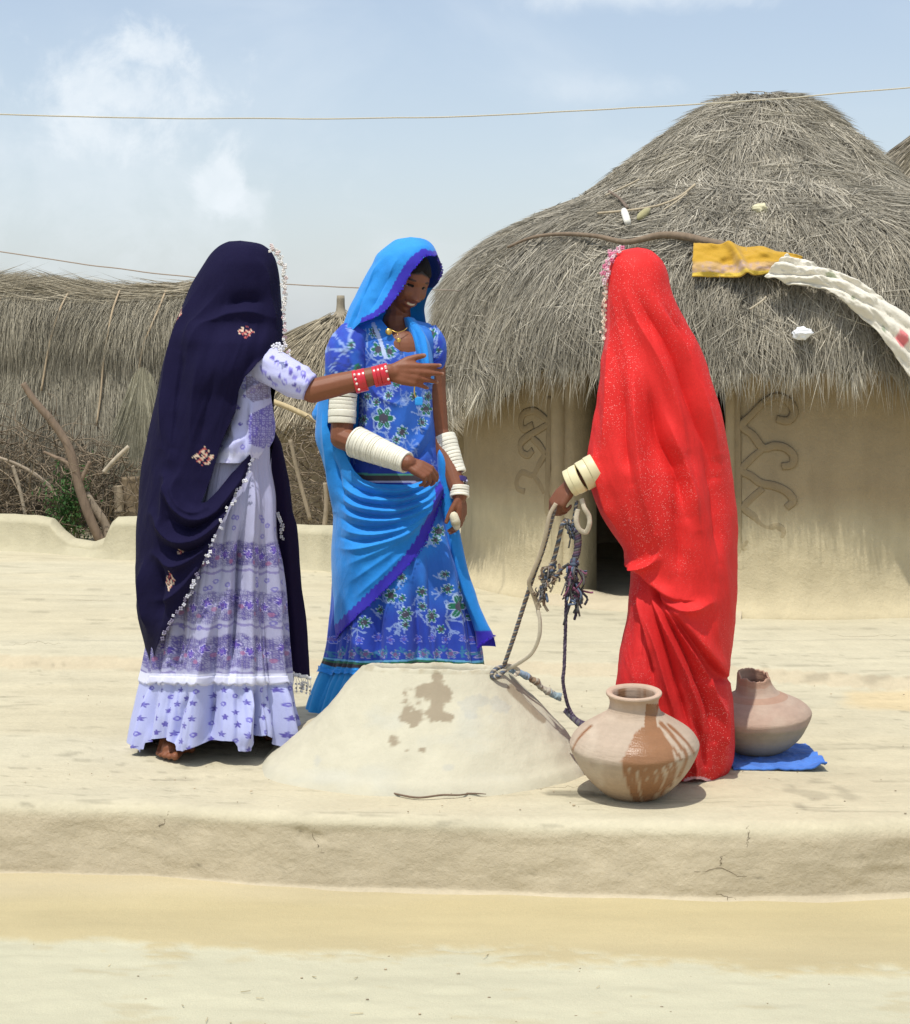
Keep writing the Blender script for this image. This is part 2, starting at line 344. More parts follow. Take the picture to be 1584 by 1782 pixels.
# damp marks and scuffs that lie on the mud round the pot
wet = ss(1 - np.hypot((sx - 1010) / 80, (sy - 1382) / 8) + 0.9 * fbm(X * 14, D * 14), 0.25, 0.6)
scuff = ss(1 - np.hypot((sx - 1400) / 130, (sy - 1380) / 26) + 1.3 * fbm(X * 18, D * 9, 5), 0.55, 0.85) * 0.5
colg = colg * (1 - 0.45 * np.maximum(wet, scuff)[..., None])
fl = ss(fbm(X * 5, D * 40, 21), .30, .5) * .24 + ss(fbm(X * 16, D * 90, 31), .34, .5) * .26 * ss(fbm(X * 1.1, D * 2, 5), -.1, .4); colg = colg * (1 - fl * (1 - face_w))[..., None]
pit = ss(fbm(X * 30, Z0 * 45, 3.3), .42, .62) * face_w * .42; colg = colg * (1 - pit)[..., None]
nr, nc = X.shape
def grid_faces(nr, nc, flip=False):
    i = np.arange(nr - 1)[:, None] * nc; j = np.arange(nc - 1)[None]
    q = np.stack([i + j, i + nc + j, i + nc + j + 1, i + j + 1], -1).reshape(-1, 4); return q[:, ::-1] if flip else q
floor = mk('courtyard_floor', np.stack([X, D, Zg], -1), [grid_faces(nr, nc)], M_floor, col=colg.reshape(-1, 3)); tag(floor, kind='structure')
# lower ground: a drift of yellow sand at the foot of the step, then pale crust
lx = np.concatenate([np.linspace(-40, -6, 8), np.arange(-5, -1.95, 0.25), np.arange(-1.9, 1.9, 0.012), np.arange(2, 5.1, 0.25), np.linspace(6, 40, 8)])
ly = np.concatenate([np.linspace(-30, -6.5, 6), np.arange(-6, 3.3, 0.25), np.arange(3.4, 4.74, 0.012), [4.76, 4.9]])
X, D = np.meshgrid(lx, ly); sy_sand = line_x(lx, [(q, (H + 0.2) * F / (y - HY)) for q, y in ((-400, 1640), (0, 1640), (180, 1640), (300, 1652), (560, 1660), (760, 1668), (1000, 1660), (1200, 1666), (1350, 1682), (1584, 1690), (2000, 1694))])
bnd = D - sy_sand[None] + 0.06 * fbm(X * 2.2, D * 3) + 0.10 * fbm(X * 7, D * 22, 3) + 0.05 * fbm(X * 30, D * 90, 7)
sand = ss(bnd, -0.03, 0.03)
Zl = -0.205 + 0.006 * sand + 0.006 * fbm(X * 1.8, D * 1.8) + (1 - sand) * 0.006 * fbm(X * 12, D * 30, 1)
Zl += 0.02 * ss(D, 4.3, 4.5) * (0.4 + 0.6 * fbm(X * 1.4, 2.2))
crust = np.array([0.45, 0.428, 0.305]); ysand = np.array([0.425, 0.36, 0.205])
cr = crust * (1 + 0.06 * fbm(X * 5, D * 22, 5))[..., None]; ys = ysand * (1 + 0.07 * fbm(X * 3, D * 8, 6))[..., None]; tos = (ss(D + .05 * fbm(X * 4, D * 9, 2), 4.33, 4.5) * .6)[..., None]; ys = ys * (1 - tos) + tos * np.array([0.455, 0.395, 0.265])
patchy = (ss(fbm(X * 7, D * 24, 11), 0.32, 0.5) * (1 - sand) * 0.5)[..., None]
cr = cr * (1 - patchy) + patchy * np.array([0.40, 0.35, 0.22])
grey = ss(D, 4.22, 3.98)[..., None] * 0.5 * sand[..., None]; ys = ys * (1 - grey) + grey * np.array([0.385, 0.33, 0.20])
lower = mk('sandy_ground', np.stack([X, D, Zl], -1), [grid_faces(len(ly), len(lx), True)], M_sand, col=(cr * (1 - sand[..., None]) + ys * sand[..., None]).reshape(-1, 3)); tag(lower, kind='structure')
a = 900.0
g = mk('ground', [(-a, -a, -0.3), (a, -a, -0.3), (a, a, -0.3), (-a, a, -0.3)], [np.array([[0, 1, 2, 3]])], M_plain); tag(g, kind='structure')

# pebbles and straw bits lying about: one mass
mb = MB()
for i in range(210):
    if i < 60: px, py = rng.uniform(-60, 1640), rng.uniform(1575, 1790); z = -0.206
    else: px, py = rng.uniform(-60, 1640), rng.uniform(1180, 1420); z = 0.004
    d = (H - z) * F / (py - HY)
    if z == 0.004 and d < np.interp(px, [p for p, _ in EDGE], [q for _, q in EDGE]) + 0.04: continue
    p = P(px, py, d)[()]; r = rng.uniform(0.0010, 0.0024) * (1.7 if rng.random() < 0.06 else 1)
    c = np.array([0.30, 0.24, 0.16]) * rng.uniform(0.6, 1.7)
    mb.ell(p, (r * rng.uniform(1, 2), r * rng.uniform(0.8, 1.5), r * 0.7), nu=6, nv=4, col=c)
for i in range(24):
    px, py = rng.uniform(-60, 1640), rng.uniform(1560, 1780); d = (H + 0.205) * F / (py - HY); p = P(px, py, d)[()]; an = rng.uniform(0, 6.28); ln = rng.uniform(0.006, 0.03)
    mb.tube([p, p + np.array([math.cos(an) * ln, math.sin(an) * ln, 0.003])], 0.0009, 4, np.array([0.55, 0.46, 0.27]) * rng.uniform(0.6, 1.2))
o = mb.build('pebbles', M_wood); tag(o, kind='stuff')
# cracks in step face and yard: thin dark tubes stand in for their shade
def face_pt(px, py):
    ez = np.interp(px, [p for p, _ in EDGE], [q for _, q in EDGE]); return P(px, py, ez - 0.012)[()]

fv = np.stack([X, D, Zl], -1)
fV = np.empty(len(floor.data.vertices) * 3, np.float32); floor.data.vertices.foreach_get('co', fV); fV = fV.reshape(-1, 3).astype(float); fpx, fpy = pix(fV)
vis = (np.abs(fpx - 792) < 900) & (fV[:, 1] < 8)
def on_floor(px, py):
    i_ = np.where(vis)[0]; return np.array([fV[i_[np.argmin((fpx[i_] - a) ** 2 + (fpy[i_] - b) ** 2)]] for a, b in zip(px, py)])
for pts in ([(1301, 1438), (1303, 1455), (1300, 1474)], [(1206, 1519), (1230, 1516), (1256, 1508), (1275, 1520), (1300, 1527)], [(1258, 1490), (1255, 1508)], [(1246, 1552), (1264, 1562), (1282, 1564)], [(290, 1410), (287, 1432), (268, 1448)], [(545, 1440), (552, 1468), (566, 1486)], [(1060, 1175), (1130, 1178), (1190, 1184)], [(20, 1122), (70, 1118), (110, 1121)], [(1440, 1104), (1500, 1108), (1560, 1106)], [(100, 1016), (150, 1019), (200, 1016)], [(850, 1376), (960, 1372), (1010, 1368)]):
    q = smooth_path(pts, 14); q = q + np.stack([2.2 * rng.normal(size=14), 1.2 * rng.normal(size=14)], -1); p = on_floor(q[:, 0], q[:, 1]); p[:, 0] = (q[:, 0] - CX) * p[:, 1] / F; m2 = MB(); m2.tube(p, 0.0007 * np.sin(np.linspace(.3, 2.9, 14)) + .0002, 4, (.19, .15, .10)); m2.build('crack_shade', M_wood, floor)
# ------------------------------------------------------------------ main hut
HC = np.array([1.626, 9.1]); RW = 1.58
TOP = 'mud hut'
hut = empty('thatched_hut', (HC[0], HC[1], 0.045)); tag(hut, 'large round mud hut with bell-shaped grey thatch roof and dark low doorway', 'hut', 'thatched huts')
TH1, TH2 = math.asin((-1.075) / RW), math.asin(-0.40 / RW)       # doorway jambs as seen from the front
def wall_r(z): return RW + 0.09 * np.exp(-np.maximum(z - 0.05, 0) / 0.07) + 0.02 * np.exp(-np.maximum(z - 0.05, 0) / 0.3)
def cyl(th, r, z): return np.stack(np.broadcast_arrays(HC[0] + r * np.sin(th), HC[1] - r * np.cos(th), z), -1)
th = np.linspace(TH2, TH1 + 2 * math.pi, 420); zz = np.linspace(0.0, 1.3, 70)
T_, Z_ = np.meshgrid(th, zz)
de = np.minimum(T_ - TH2, TH1 + 2 * math.pi - T_) * RW                       # distance to the jamb
Ro = wall_r(Z_) + 0.012 * fbm(T_ * 3, Z_ * 3) + 0.004 * fbm(T_ * 14, Z_ * 14) - 0.03 * np.exp(-(de / 0.03) ** 1.3)
outer = cyl(T_, Ro, Z_); inner = cyl(T_, np.full_like(T_, RW - 0.20), Z_)
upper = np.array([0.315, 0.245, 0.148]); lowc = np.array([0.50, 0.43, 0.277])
eave_shade = ss(Z_ + 0.06 * fbm(T_ * 9, Z_ * 1.2) + 0.03 * fbm(T_ * 45, 0.3), 0.36, 0.62)[..., None]
wc = lowc * (1 - eave_shade) + upper * eave_shade  # shade under the eave, ragged at its lower edge, painted into the wall colour
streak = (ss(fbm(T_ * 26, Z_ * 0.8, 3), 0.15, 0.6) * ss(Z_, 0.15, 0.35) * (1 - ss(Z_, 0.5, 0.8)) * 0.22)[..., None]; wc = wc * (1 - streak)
n1, n2 = outer.shape[:2]
V = np.concatenate([outer.reshape(-1, 3), inner.reshape(-1, 3)]); off = n1 * n2
i = np.arange(n1 - 1) * n2
jam = np.concatenate([np.stack([i, i + n2, off + i + n2, off + i], -1), np.stack([i + n2 - 1, off + i + n2 - 1, off + i + 2 * n2 - 1, i + 2 * n2 - 1], -1)])
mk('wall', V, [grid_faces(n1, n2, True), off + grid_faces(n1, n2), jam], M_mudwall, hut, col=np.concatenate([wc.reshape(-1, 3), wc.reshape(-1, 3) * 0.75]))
# threshold: a low rounded sill of mud across the doorway
t = np.linspace(TH1 - 0.05, TH2 + 0.05, 40); s = np.linspace(0, math.pi, 14); T2, S2 = np.meshgrid(t, s)
V = cyl(T2, RW - 0.03 + 0.17 * np.cos(S2) * (1 + 0.2 * fbm(T2 * 9, 0.2)), 0.035 + (0.055 + 0.02 * fbm(T2 * 8, S2)) * np.sin(S2))
mk('threshold', V, [grid_faces(14, 40)], M_mudwall, hut, col=np.tile([0.5, 0.43, 0.30], (V.size // 3, 1)))
# ridges of mud laid on the wall in curls
def wall_hit(px, py):
    px, py = np.asarray(px, float), np.asarray(py, float); kx = (px - CX) / F
    a_ = 1 + kx ** 2; b_ = -2 * (kx * HC[0] + HC[1]); c_ = HC[0] ** 2 + HC[1] ** 2 - (RW + 0.012) ** 2
    d = (-b_ - np.sqrt(np.maximum(b_ * b_ - 4 * a_ * c_, 0))) / (2 * a_); return P(px, py, d)
def curl(name, polys, w):
    mb = MB()
    for pts in polys:
        q = smooth_path(pts, 7 * len(pts)); p = wall_hit(q[:, 0], q[:, 1])
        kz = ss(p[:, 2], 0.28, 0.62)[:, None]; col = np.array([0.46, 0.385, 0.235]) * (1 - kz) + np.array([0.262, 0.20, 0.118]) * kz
        n_ = norm(p - np.array([HC[0], HC[1], 0]) * np.array([1, 1, 0]) - np.array([0, 0, 1]) * p[:, 2:3])
        rr = w * (0.75 + 0.35 * np.sin(np.linspace(0.25, 2.6, len(q)))) * (1 + 0.15 * fbm(q[:, 1] * 0.06, 1.3))
        rr = rr * (0.75 + 0.25 * ss(p[:, 2], 0.2, 0.6))
        u = n_.mean(0); mb.tube(p - n_ * 0.006, rr * 1.05, 8, col, flat=0.18, up=u)
    return mb.build(name, M_mudwall, hut)
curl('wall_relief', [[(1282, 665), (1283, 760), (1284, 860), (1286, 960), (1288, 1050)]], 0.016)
for poly in ([(1330, 699), (1308, 722), (1292, 741), (1310, 757), (1328, 779), (1348, 776), (1366, 779), (1381, 792), (1379, 808), (1361, 812)],
             [(1330, 700), (1352, 690), (1374, 700), (1383, 718), (1372, 732), (1352, 729)],
             [(1327, 782), (1308, 798), (1292, 818), (1308, 829), (1325, 841), (1348, 846), (1370, 856), (1381, 872), (1369, 884)],
             [(1328, 850), (1310, 866), (1296, 884), (1314, 900), (1333, 919), (1352, 916), (1363, 928), (1349, 947)],
             [(1334, 922), (1312, 936), (1294, 952), (1312, 962), (1330, 972), (1354, 974), (1372, 988), (1364, 1005), (1348, 1002)],
             [(1330, 976), (1310, 988), (1294, 1003), (1314, 1018), (1330, 1032), (1354, 1036), (1366, 1050)],
             [(1330, 1034), (1314, 1046), (1302, 1055)]):
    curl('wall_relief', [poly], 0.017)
for poly in ([(955, 690), (955, 740), (953, 800), (951, 870), (950, 930)],
             [(955, 735), (942, 724), (928, 715), (910, 720), (905, 735), (910, 747), (926, 739)],
             [(953, 738), (936, 748), (918, 759), (905, 771), (906, 786), (917, 792), (926, 783)],
             [(924, 762), (936, 773), (948, 790)],
             [(948, 790), (938, 806), (926, 826), (908, 822), (899, 834), (900, 850), (912, 856)],
             [(926, 826), (938, 842), (946, 858)]):
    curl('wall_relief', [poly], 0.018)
t_ = np.linspace(0, 1, 9)
mbp = MB()   # rounded mud posts either side of the doorway
for px, rr in ((972, 0.034), (1272, 0.022)):
    p = wall_hit(np.full(9, px) + 0 * t_, 640 + 425 * t_); kz = ss(p[:, 2], 0.3, 0.6)[:, None]  # posts repeat the wall's painted eave shade
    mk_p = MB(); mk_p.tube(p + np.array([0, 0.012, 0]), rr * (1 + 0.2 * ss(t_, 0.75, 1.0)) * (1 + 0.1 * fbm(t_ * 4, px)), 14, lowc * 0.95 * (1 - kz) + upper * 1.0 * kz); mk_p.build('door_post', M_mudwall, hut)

# thatch: bed surface then straw in courses
prof_z = H + (HY - np.array([165, 171, 188, 218, 252, 292, 325, 352, 372, 402, 438, 482, 535, 590, 668])) / 318.7
prof_z = prof_z[::-1]
prof_r = np.array([0.0, 0.16, 0.30, 0.445, 0.59, 0.735, 0.85, 0.97, 1.10, 1.30, 1.49, 1.645, 1.735, 1.79, 1.83])[::-1]
ZE = prof_z[0]
arcl = np.concatenate([[0], np.cumsum(np.hypot(np.diff(prof_r), np.diff(prof_z)))])[::-1]; arcl = arcl / arcl.max()   # 0 at the top .. 1 at the eave (indices reversed order)
S_ax = arcl[::-1]; R_ax = prof_r[::-1]; Z_ax = prof_z[::-1]
def eave_z(th):
    a_ = np.abs((th + math.pi) % (2 * math.pi) - math.pi); a_ = np.where(((th + math.pi) % (2 * math.pi) - math.pi) < 0, a_ * 1.0, a_ * 1.12)
    return 1.165 - np.where(((th + math.pi) % (2 * math.pi) - math.pi) < 0, 0.20 * ss(a_, 0.70, 1.15), 0.24 * ss(a_, 0.14, 0.60)) + 0.03 * fbm(th * 3.1, 5.2)
def dome(th, s, lift=0.0):
    r = pchip(s, S_ax, R_ax); z = pchip(s, S_ax, Z_ax)
    ez = eave_z(th); z = np.where(z < 1.6, 1.6 - (1.6 - z) * (1.6 - ez) / (1.6 - ZE), z)
    r = r * (1 + 0.025 * fbm(np.sin(th) * 2.2 + 3, np.cos(th) * 2.2, s * 4, 3) * ss(s, 0, 0.2)) + lift
    up_ = 1 - ss(s, 0.15, 0.75); r = r * (1 - 0.02 * ss(s, .1, .3) - 0.07 * ss(np.sin(th), 0, 0.9) * ss(s, .1, .3) * (1 - ss(s, .5, .9))); z = z - 0.03 * up_
    return np.stack([HC[0] + 0.05 * up_ + r * np.sin(th), HC[1] - r * np.cos(th), z], -1)
def dome_frame(th, s):
    p = dome(th, s); e = 0.01; dn = norm(dome(th, np.minimum(s + e, 1.0)) - dome(th, np.maximum(s - e, 0)))
    tg = np.stack([np.cos(th), np.sin(th), 0 * th], -1); nm = norm(np.cross(tg, -dn)); nm = np.where(((nm * (p - np.array([HC[0], HC[1], 1.0]))).sum(-1) < 0)[:, None], -nm, nm)
    return p, dn, tg, nm
T2, S2 = np.meshgrid(np.linspace(0, 2 * math.pi, 161), np.linspace(0, 1, 60))
bed = dome(T2, S2, -0.01); bed[..., 2] -= 0.01
under = bed[-1:].copy(); und2 = under.copy(); und2[..., :2] = HC + (und2[..., :2] - HC) * 0.86; und2[..., 2] += 0.05
und3 = und2.copy(); und3[..., :2] = HC + (und3[..., :2] - HC) * 0.3; und3[..., 2] = 2.0
V = np.concatenate([bed, und2, und3]); mk('thatch_bed', V, [grid_faces(V.shape[0], V.shape[1])], M_under, hut, col=np.tile([0.13, 0.115, 0.085], (V.size // 3, 1)))
def thatch(n, front_bias=0.8):
    th = np.where(rng.random(n) < front_bias, rng.uniform(-1.75, 1.75, n), rng.uniform(-math.pi, math.pi, n))
    s = np.sqrt(rng.uniform(0.0004, 0.98 ** 2, n)); return th, s
n = 62000
th, s = thatch(n); p, dn, tg, nm = dome_frame(th, s)
tuft = fbm(th * 9 + 4, s * 14, 2.0, 3); twist = 0.26 * fbm(th * 5, s * 6, 8.0, 3) + 0.26 * rng.normal(size=n)
stray = rng.random(n) < 0.035; twist = np.where(stray, rng.uniform(-1.3, 1.3, n), twist)
d = norm(dn + tg * twist[:, None] + nm * (0.02 + 0.05 * rng.random(n) + 0.05 * tuft)[:, None])
roots = p + nm * (rng.random(n) * 0.028 + 0.018 * tuft)[:, None]
ln = rng.uniform(0.13, 0.30, n) * (0.55 + 0.45 * ss(s, 0.05, 0.3)); rad = rng.uniform(0.0012, 0.0027, n)
v = np.clip(rng.normal(1.0, 0.22, n), 0.4, 1.6) * (1 + 0.32 * fbm(th * 7, s * 9, 1.0, 3) + 0.15 * fbm(th * 2, s * 3, 9.0, 2))
base = np.array([0.345, 0.318, 0.258]); tan_ = np.array([0.39, 0.335, 0.225])
mixk = np.clip(rng.random(n) * 0.5 + 0.3 * fbm(th * 3, s * 4, 6.0), 0, 1)[:, None] * 0.5
cols = (base * (1 - mixk) + tan_ * mixk) * v[:, None]
V, Fc, Cc = straws(roots, d, ln, rad, np.stack([0 * ln, 0 * ln, -0.12 * rng.random(n)], -1), cols)
o = mk('thatch', V, Fc, M_thatch, hut, col=Cc, smooth=False); tag(o, kind='stuff')
# loose tufts lying askew over the courses
nt2 = 520; th0, s0 = thatch(nt2, 0.95); ang0 = rng.uniform(-1.5, 1.5, nt2); kk_ = np.repeat(np.arange(nt2), 26); th = th0[kk_] + 0.045 * rng.normal(size=len(kk_)) / (0.25 + s0[kk_]); s = np.clip(s0[kk_] + 0.022 * rng.normal(size=len(kk_)), 0.02, 0.97)
p, dn, tg, nm = dome_frame(th, s); a_ = ang0[kk_] + 0.22 * rng.normal(size=len(kk_)); d = norm(dn * np.cos(a_)[:, None] + tg * np.sin(a_)[:, None] + nm * (0.02 + 0.08 * rng.random(len(kk_)))[:, None]); tone = (np.clip(rng.normal(1, .22, nt2), .5, 1.5))[kk_]
V, Fc, Cc = straws(p + nm * (0.02 + 0.02 * rng.random(len(kk_)))[:, None], d, rng.uniform(0.08, 0.24, len(kk_)), rng.uniform(0.0013, 0.0026, len(kk_)), np.zeros((len(kk_), 3)), np.array([0.36, 0.33, 0.265]) * (tone * np.clip(rng.normal(1, .2, len(kk_)), .5, 1.5))[:, None])
o = mk('loose_tufts', V, Fc, M_thatch, hut, col=Cc, smooth=False); tag(o, kind='stuff')
# the ragged fringe under the eave, hanging in locks
n = 29000
th = rng.uniform(-1.9, 1.9, n); lock = fbm(th * 16, 2.0, 0, 3); lay = rng.random(n)
p = dome(th, np.full(n, 0.985) - 0.10 * lay * rng.random(n)); rad_v = np.stack([np.sin(th), -np.cos(th), 0 * th], -1); tg = np.stack([np.cos(th), np.sin(th), 0 * th], -1)
p = p - rad_v * (0.13 * lay - 0.01)[:, None] + np.stack([0 * th, 0 * th, 0.03 * lay], -1)
lean = 0.35 * fbm(th * 11, 7.0, 1, 2) + 0.16 * rng.normal(size=n)
d = norm(np.stack([0 * th, 0 * th, -1 + 0 * th], -1) + rad_v * (0.18 * rng.normal(size=n) + 0.22 - 0.3 * lay)[:, None] + tg * lean[:, None])
right = ss(th, 0.1, 0.6)
ln = rng.uniform(0.07, 0.15, n) * (1 + 1.25 * np.clip(lock, -0.6, 1)) * (1 + 0.35 * right * rng.random(n))
cols = (np.array([0.42, 0.385, 0.30]))[None] * np.clip(rng.normal(1, 0.25, n), 0.4, 1.6)[:, None]
V, Fc, Cc = straws(p, d, ln, rng.uniform(0.0018, 0.0038, n), np.zeros((n, 3)), cols)
o = mk('eave_fringe', V, Fc, M_thatch, hut, col=Cc, smooth=False); tag(o, kind='stuff')
# wisps standing up at the crown
mb = MB()
for i in range(26):
    an = rng.uniform(-3.14, 3.14); p0 = dome(np.array([an]), np.array([rng.uniform(0.03, 0.16)]))[0]
    q = p0 + np.array([rng.uniform(-0.22, 0.1), rng.uniform(-0.1, 0.1), rng.uniform(0.01, 0.07)]); m_ = (p0 + q) / 2 + np.array([0, 0, 0.02])
    mb.tube(smooth_path([p0, m_, q], 6), 0.0022, 4, np.array([0.3, 0.26, 0.19]) * rng.uniform(0.7, 1.2))
mb.build('straw_wisps', M_wood, hut)['kind'] = 'stuff'

def dome_hit(px, py, lift=0.03):
    px, py = np.broadcast_arrays(np.asarray(px, float), np.asarray(py, float)); ds = np.linspace(6.8, 10.5, 1300); out = np.zeros(px.shape + (3,))
    for i in np.ndindex(px.shape):
        q = P(px[i], py[i], ds); r = np.hypot(q[:, 0] - HC[0], q[:, 1] - HC[1]); rp = np.interp(q[:, 2], prof_z, prof_r) + lift
        k_ = np.argmax((r < rp) & (q[:, 2] < 2.7)); out[i] = q[k_] if k_ else q[900]
    return out
def roof_stick(name, pts, r, col, label, cat, lift=0.085, extra=()):
    q = smooth_path(pts, 9 * len(pts)); p = dome_hit(q[:, 0], q[:, 1], lift); k_ = np.ones(5) / 5
    for a_ in range(3): p[2:-2, a_] = np.convolve(p[:, a_], k_, 'valid')
    mb = MB(); t = np.linspace(0, 1, len(q)); mb.tube(p, r * (1 + 0.18 * fbm(t * 9, px_seed())) * np.interp(t, [0, 1], extra if extra else (1, 1)), 8, np.array(col) * (1 + 0.2 * fbm(t * 7, 3.3))[:, None])
    return tag(mb.build(name, M_wood, origin=p[len(p) // 2]), label, cat)
_ps = [0.0]
def px_seed(): _ps[0] += 1.37; return _ps[0]
roof_stick('branch', [(884, 430), (930, 412), (985, 407), (1040, 411), (1085, 421), (1118, 416), (1150, 409), (1190, 411), (1225, 419), (1262, 427)], 0.0150, (0.20, 0.15, 0.105), 'long crooked grey-brown branch lying across the big thatch roof', 'branch', extra=(0.45, 1.35))
roof_stick('stick', [(1040, 371), (1085, 367), (1130, 361), (1160, 353), (1185, 341), (1210, 321)], 0.006, (0.42, 0.35, 0.24), 'long pale thin stick curving up the thatch roof', 'stick')
roof_stick('stick', [(1054, 340), (1085, 326), (1113, 312)], 0.0055, (0.42, 0.36, 0.26), 'short pale stick highest on the left of the thatch roof', 'stick')
roof_stick('stick', [(1060, 333), (1078, 345), (1092, 362)], 0.0075, (0.17, 0.13, 0.1), 'short dark crooked stick above the white tube on the thatch roof', 'stick')
roof_stick('stick', [(1155, 365), (1178, 350), (1196, 336)], 0.004, (0.45, 0.38, 0.27), 'thin side twig beside the long pale stick on the thatch roof', 'stick')
roof_stick('stick', [(1305, 538), (1326, 524), (1334, 516)], 0.0045, (0.45, 0.39, 0.29), 'short pale stick on the thatch below the yellow cloth', 'stick')
p = dome_hit(np.array([1086., 1093.]), np.array([366., 388.]), 0.085); mb = MB(); mb.tube(p[0] + (p[1] - p[0]) * np.linspace(0, 1, 6)[:, None], [0.014, 0.0175, 0.0178, 0.0178, 0.0175, 0.015], 14, (0.72, 0.7, 0.62)); tag(mb.build('white_tube', M_cloth, origin=p[0]), 'small white tube lying on the thatch roof', 'tube')
p = dome_hit(np.array([1110., 1131.]), np.array([381., 363.]), 0.085); mb = MB(); mb.tube(p[0] + (p[1] - p[0]) * np.linspace(0, 1, 8)[:, None], [0.006, 0.015, 0.019, 0.02, 0.0195, 0.018, 0.013, 0.006], 12, (0.34, 0.31, 0.16)); tag(mb.build('yellow_gourd', M_cloth, origin=p[0]), 'olive yellow gourd-like lump beside the white tube on the roof', 'gourd')
def crumple(name, px, py, r, col, label, cat, seed):
    c = dome_hit(px, py, 0.055)[()]
    mb = MB()
    def fn(V, S): return V * (1 + 0.55 * fbm(S[:, 0] * 2.4 + seed, S[:, 1] * 2.4, S[:, 2] * 2.4, 4))[:, None]
    mb.ell(c, (r, r * 0.7, r * 0.62), nu=40, nv=24, col=col, fn=fn); return tag(mb.build(name, M_cloth, origin=c), label, cat)
crumple('rag', 1322, 364, 0.040, (0.62, 0.58, 0.38), 'crumpled cream rag high on the right of the thatch roof', 'rag', 3.1)
crumple('plastic_bag', 1397, 580, 0.042, (0.78, 0.79, 0.8), 'crumpled white plastic scrap low on the thatch roof', 'plastic bag', 8.8)
# the yellow and white printed cloth spread on the roof
def roof_cloth(name, top, bot, nu, nv, lift, colf, label, wr):
    a_ = smooth_path(top, nu); b_ = smooth_path(bot, nu); v_ = np.linspace(0, 1, nv)[:, None, None]; q = a_[None] * (1 - v_) + b_[None] * v_
    p = dome_hit(q[..., 0], q[..., 1], lift)
    for _ in range(4):
        p[1:-1, 1:-1] = (p[1:-1, 1:-1] * 2 + p[:-2, 1:-1] + p[2:, 1:-1] + p[1:-1, :-2] + p[1:-1, 2:]) / 6
    U, Vv = np.meshgrid(np.linspace(0, 1, nu), np.linspace(0, 1, nv)); dsp = wr(U, Vv)
    nm = norm(p - np.array([HC[0], HC[1], 0.9])); p = p + nm * dsp[..., None]
    o = mk(name, p, [grid_faces(nv, nu)], M_cloth, origin=p[0, 0], col=colf(U, Vv).reshape(-1, 3)); md = o.modifiers.new('thickness', 'SOLIDIFY'); md.thickness = 0.006
    return o
def yc(U, Vv):
    c = np.tile(np.array([0.47, 0.275, 0.026]), U.shape + (1,)); lo = ss(Vv + 0.12 * fbm(U * 5, Vv * 3), 0.5, 0.62) * (1 - ss(Vv, 0.88, 0.92))
    pk = ss(fbm(U * 30, Vv * 14, 3), 0.05, 0.3) * lo; c = c * (1 - lo[..., None] * 0.85) + 0.85 * lo[..., None] * np.array([0.50, 0.33, 0.16]); c = c * (1 - 0.5 * pk[..., None]) + 0.5 * pk[..., None] * np.array([0.38, 0.28, 0.33])
    edge_ = (np.abs(Vv - 0.93) < 0.05)[..., None]; return np.where(edge_, np.array([0.60, 0.42, 0.06]), c)
cl = roof_cloth('cloth', [(1208, 424), (1250, 427), (1300, 424), (1340, 433), (1398, 446)], [(1204, 480), (1250, 477), (1285, 482), (1330, 477), (1392, 463)], 60, 30, 0.092, yc, '', lambda U, V_: 0.014 * np.sin(9 * U + 3 * V_) + 0.03 * fbm(U * 6, V_ * 4, 2) + 0.045 * np.exp(-((U - 0.35 - 0.25 * V_) / 0.05) ** 2))
tag(cl, 'mustard yellow printed cloth draped on the big thatch roof', 'cloth')
def wc_(U, Vv):
    c = np.tile(np.array([0.68, 0.64, 0.54]), U.shape + (1,))
    for (u, v_, ru, rv, col) in ((0.78, 0.62, 0.022, 0.16, (0.62, 0.12, 0.14)), (0.9, 0.3, 0.02, 0.1, (0.3, 0.36, 0.2)), (0.36, 0.3, 0.03, 0.12, (0.33, 0.36, 0.24)), (0.62, 0.25, 0.012, 0.08, (0.35, 0.33, 0.25)), (0.52, 0.7, 0.014, 0.08, (0.3, 0.33, 0.22)), (0.95, 0.75, 0.02, 0.09, (0.62, 0.2, 0.2)), (0.7, 0.8, 0.01, 0.07, (0.25, 0.3, 0.2)), (0.97, 0.14, 0.06, 0.12, (0.55, 0.4, 0.08))):
        k_ = ss(1.25 - np.hypot((U - u) / ru, (Vv - v_) / rv) + 0.4 * fbm(U * 60, Vv * 12, 5), 0.1, 0.3)[..., None]; c = c * (1 - 0.85 * k_) + 0.85 * k_ * np.array(col)
    return c
cl2 = roof_cloth('cloth', [(1368, 446), (1400, 456), (1440, 470), (1490, 492), (1540, 522), (1600, 566), (1650, 610)], [(1330, 484), (1380, 498), (1430, 504), (1470, 530), (1520, 572), (1570, 640), (1610, 690)], 110, 34, 0.10, wc_, '', lambda U, V_: 0.022 * np.sin(math.pi * V_) + 0.030 * np.abs(np.sin(8 * V_ + 9 * U + 2.0 * fbm(U * 5, V_ * 2))) * (1.15 - 0.75 * U) + 0.02 * fbm(U * 14, V_ * 6, 4) + 0.012 * np.abs(fbm(U * 22 + V_ * 5, V_ * 9, 8)))
tag(cl2, 'off-white printed cloth twisted in a long roll down the thatch', 'cloth')

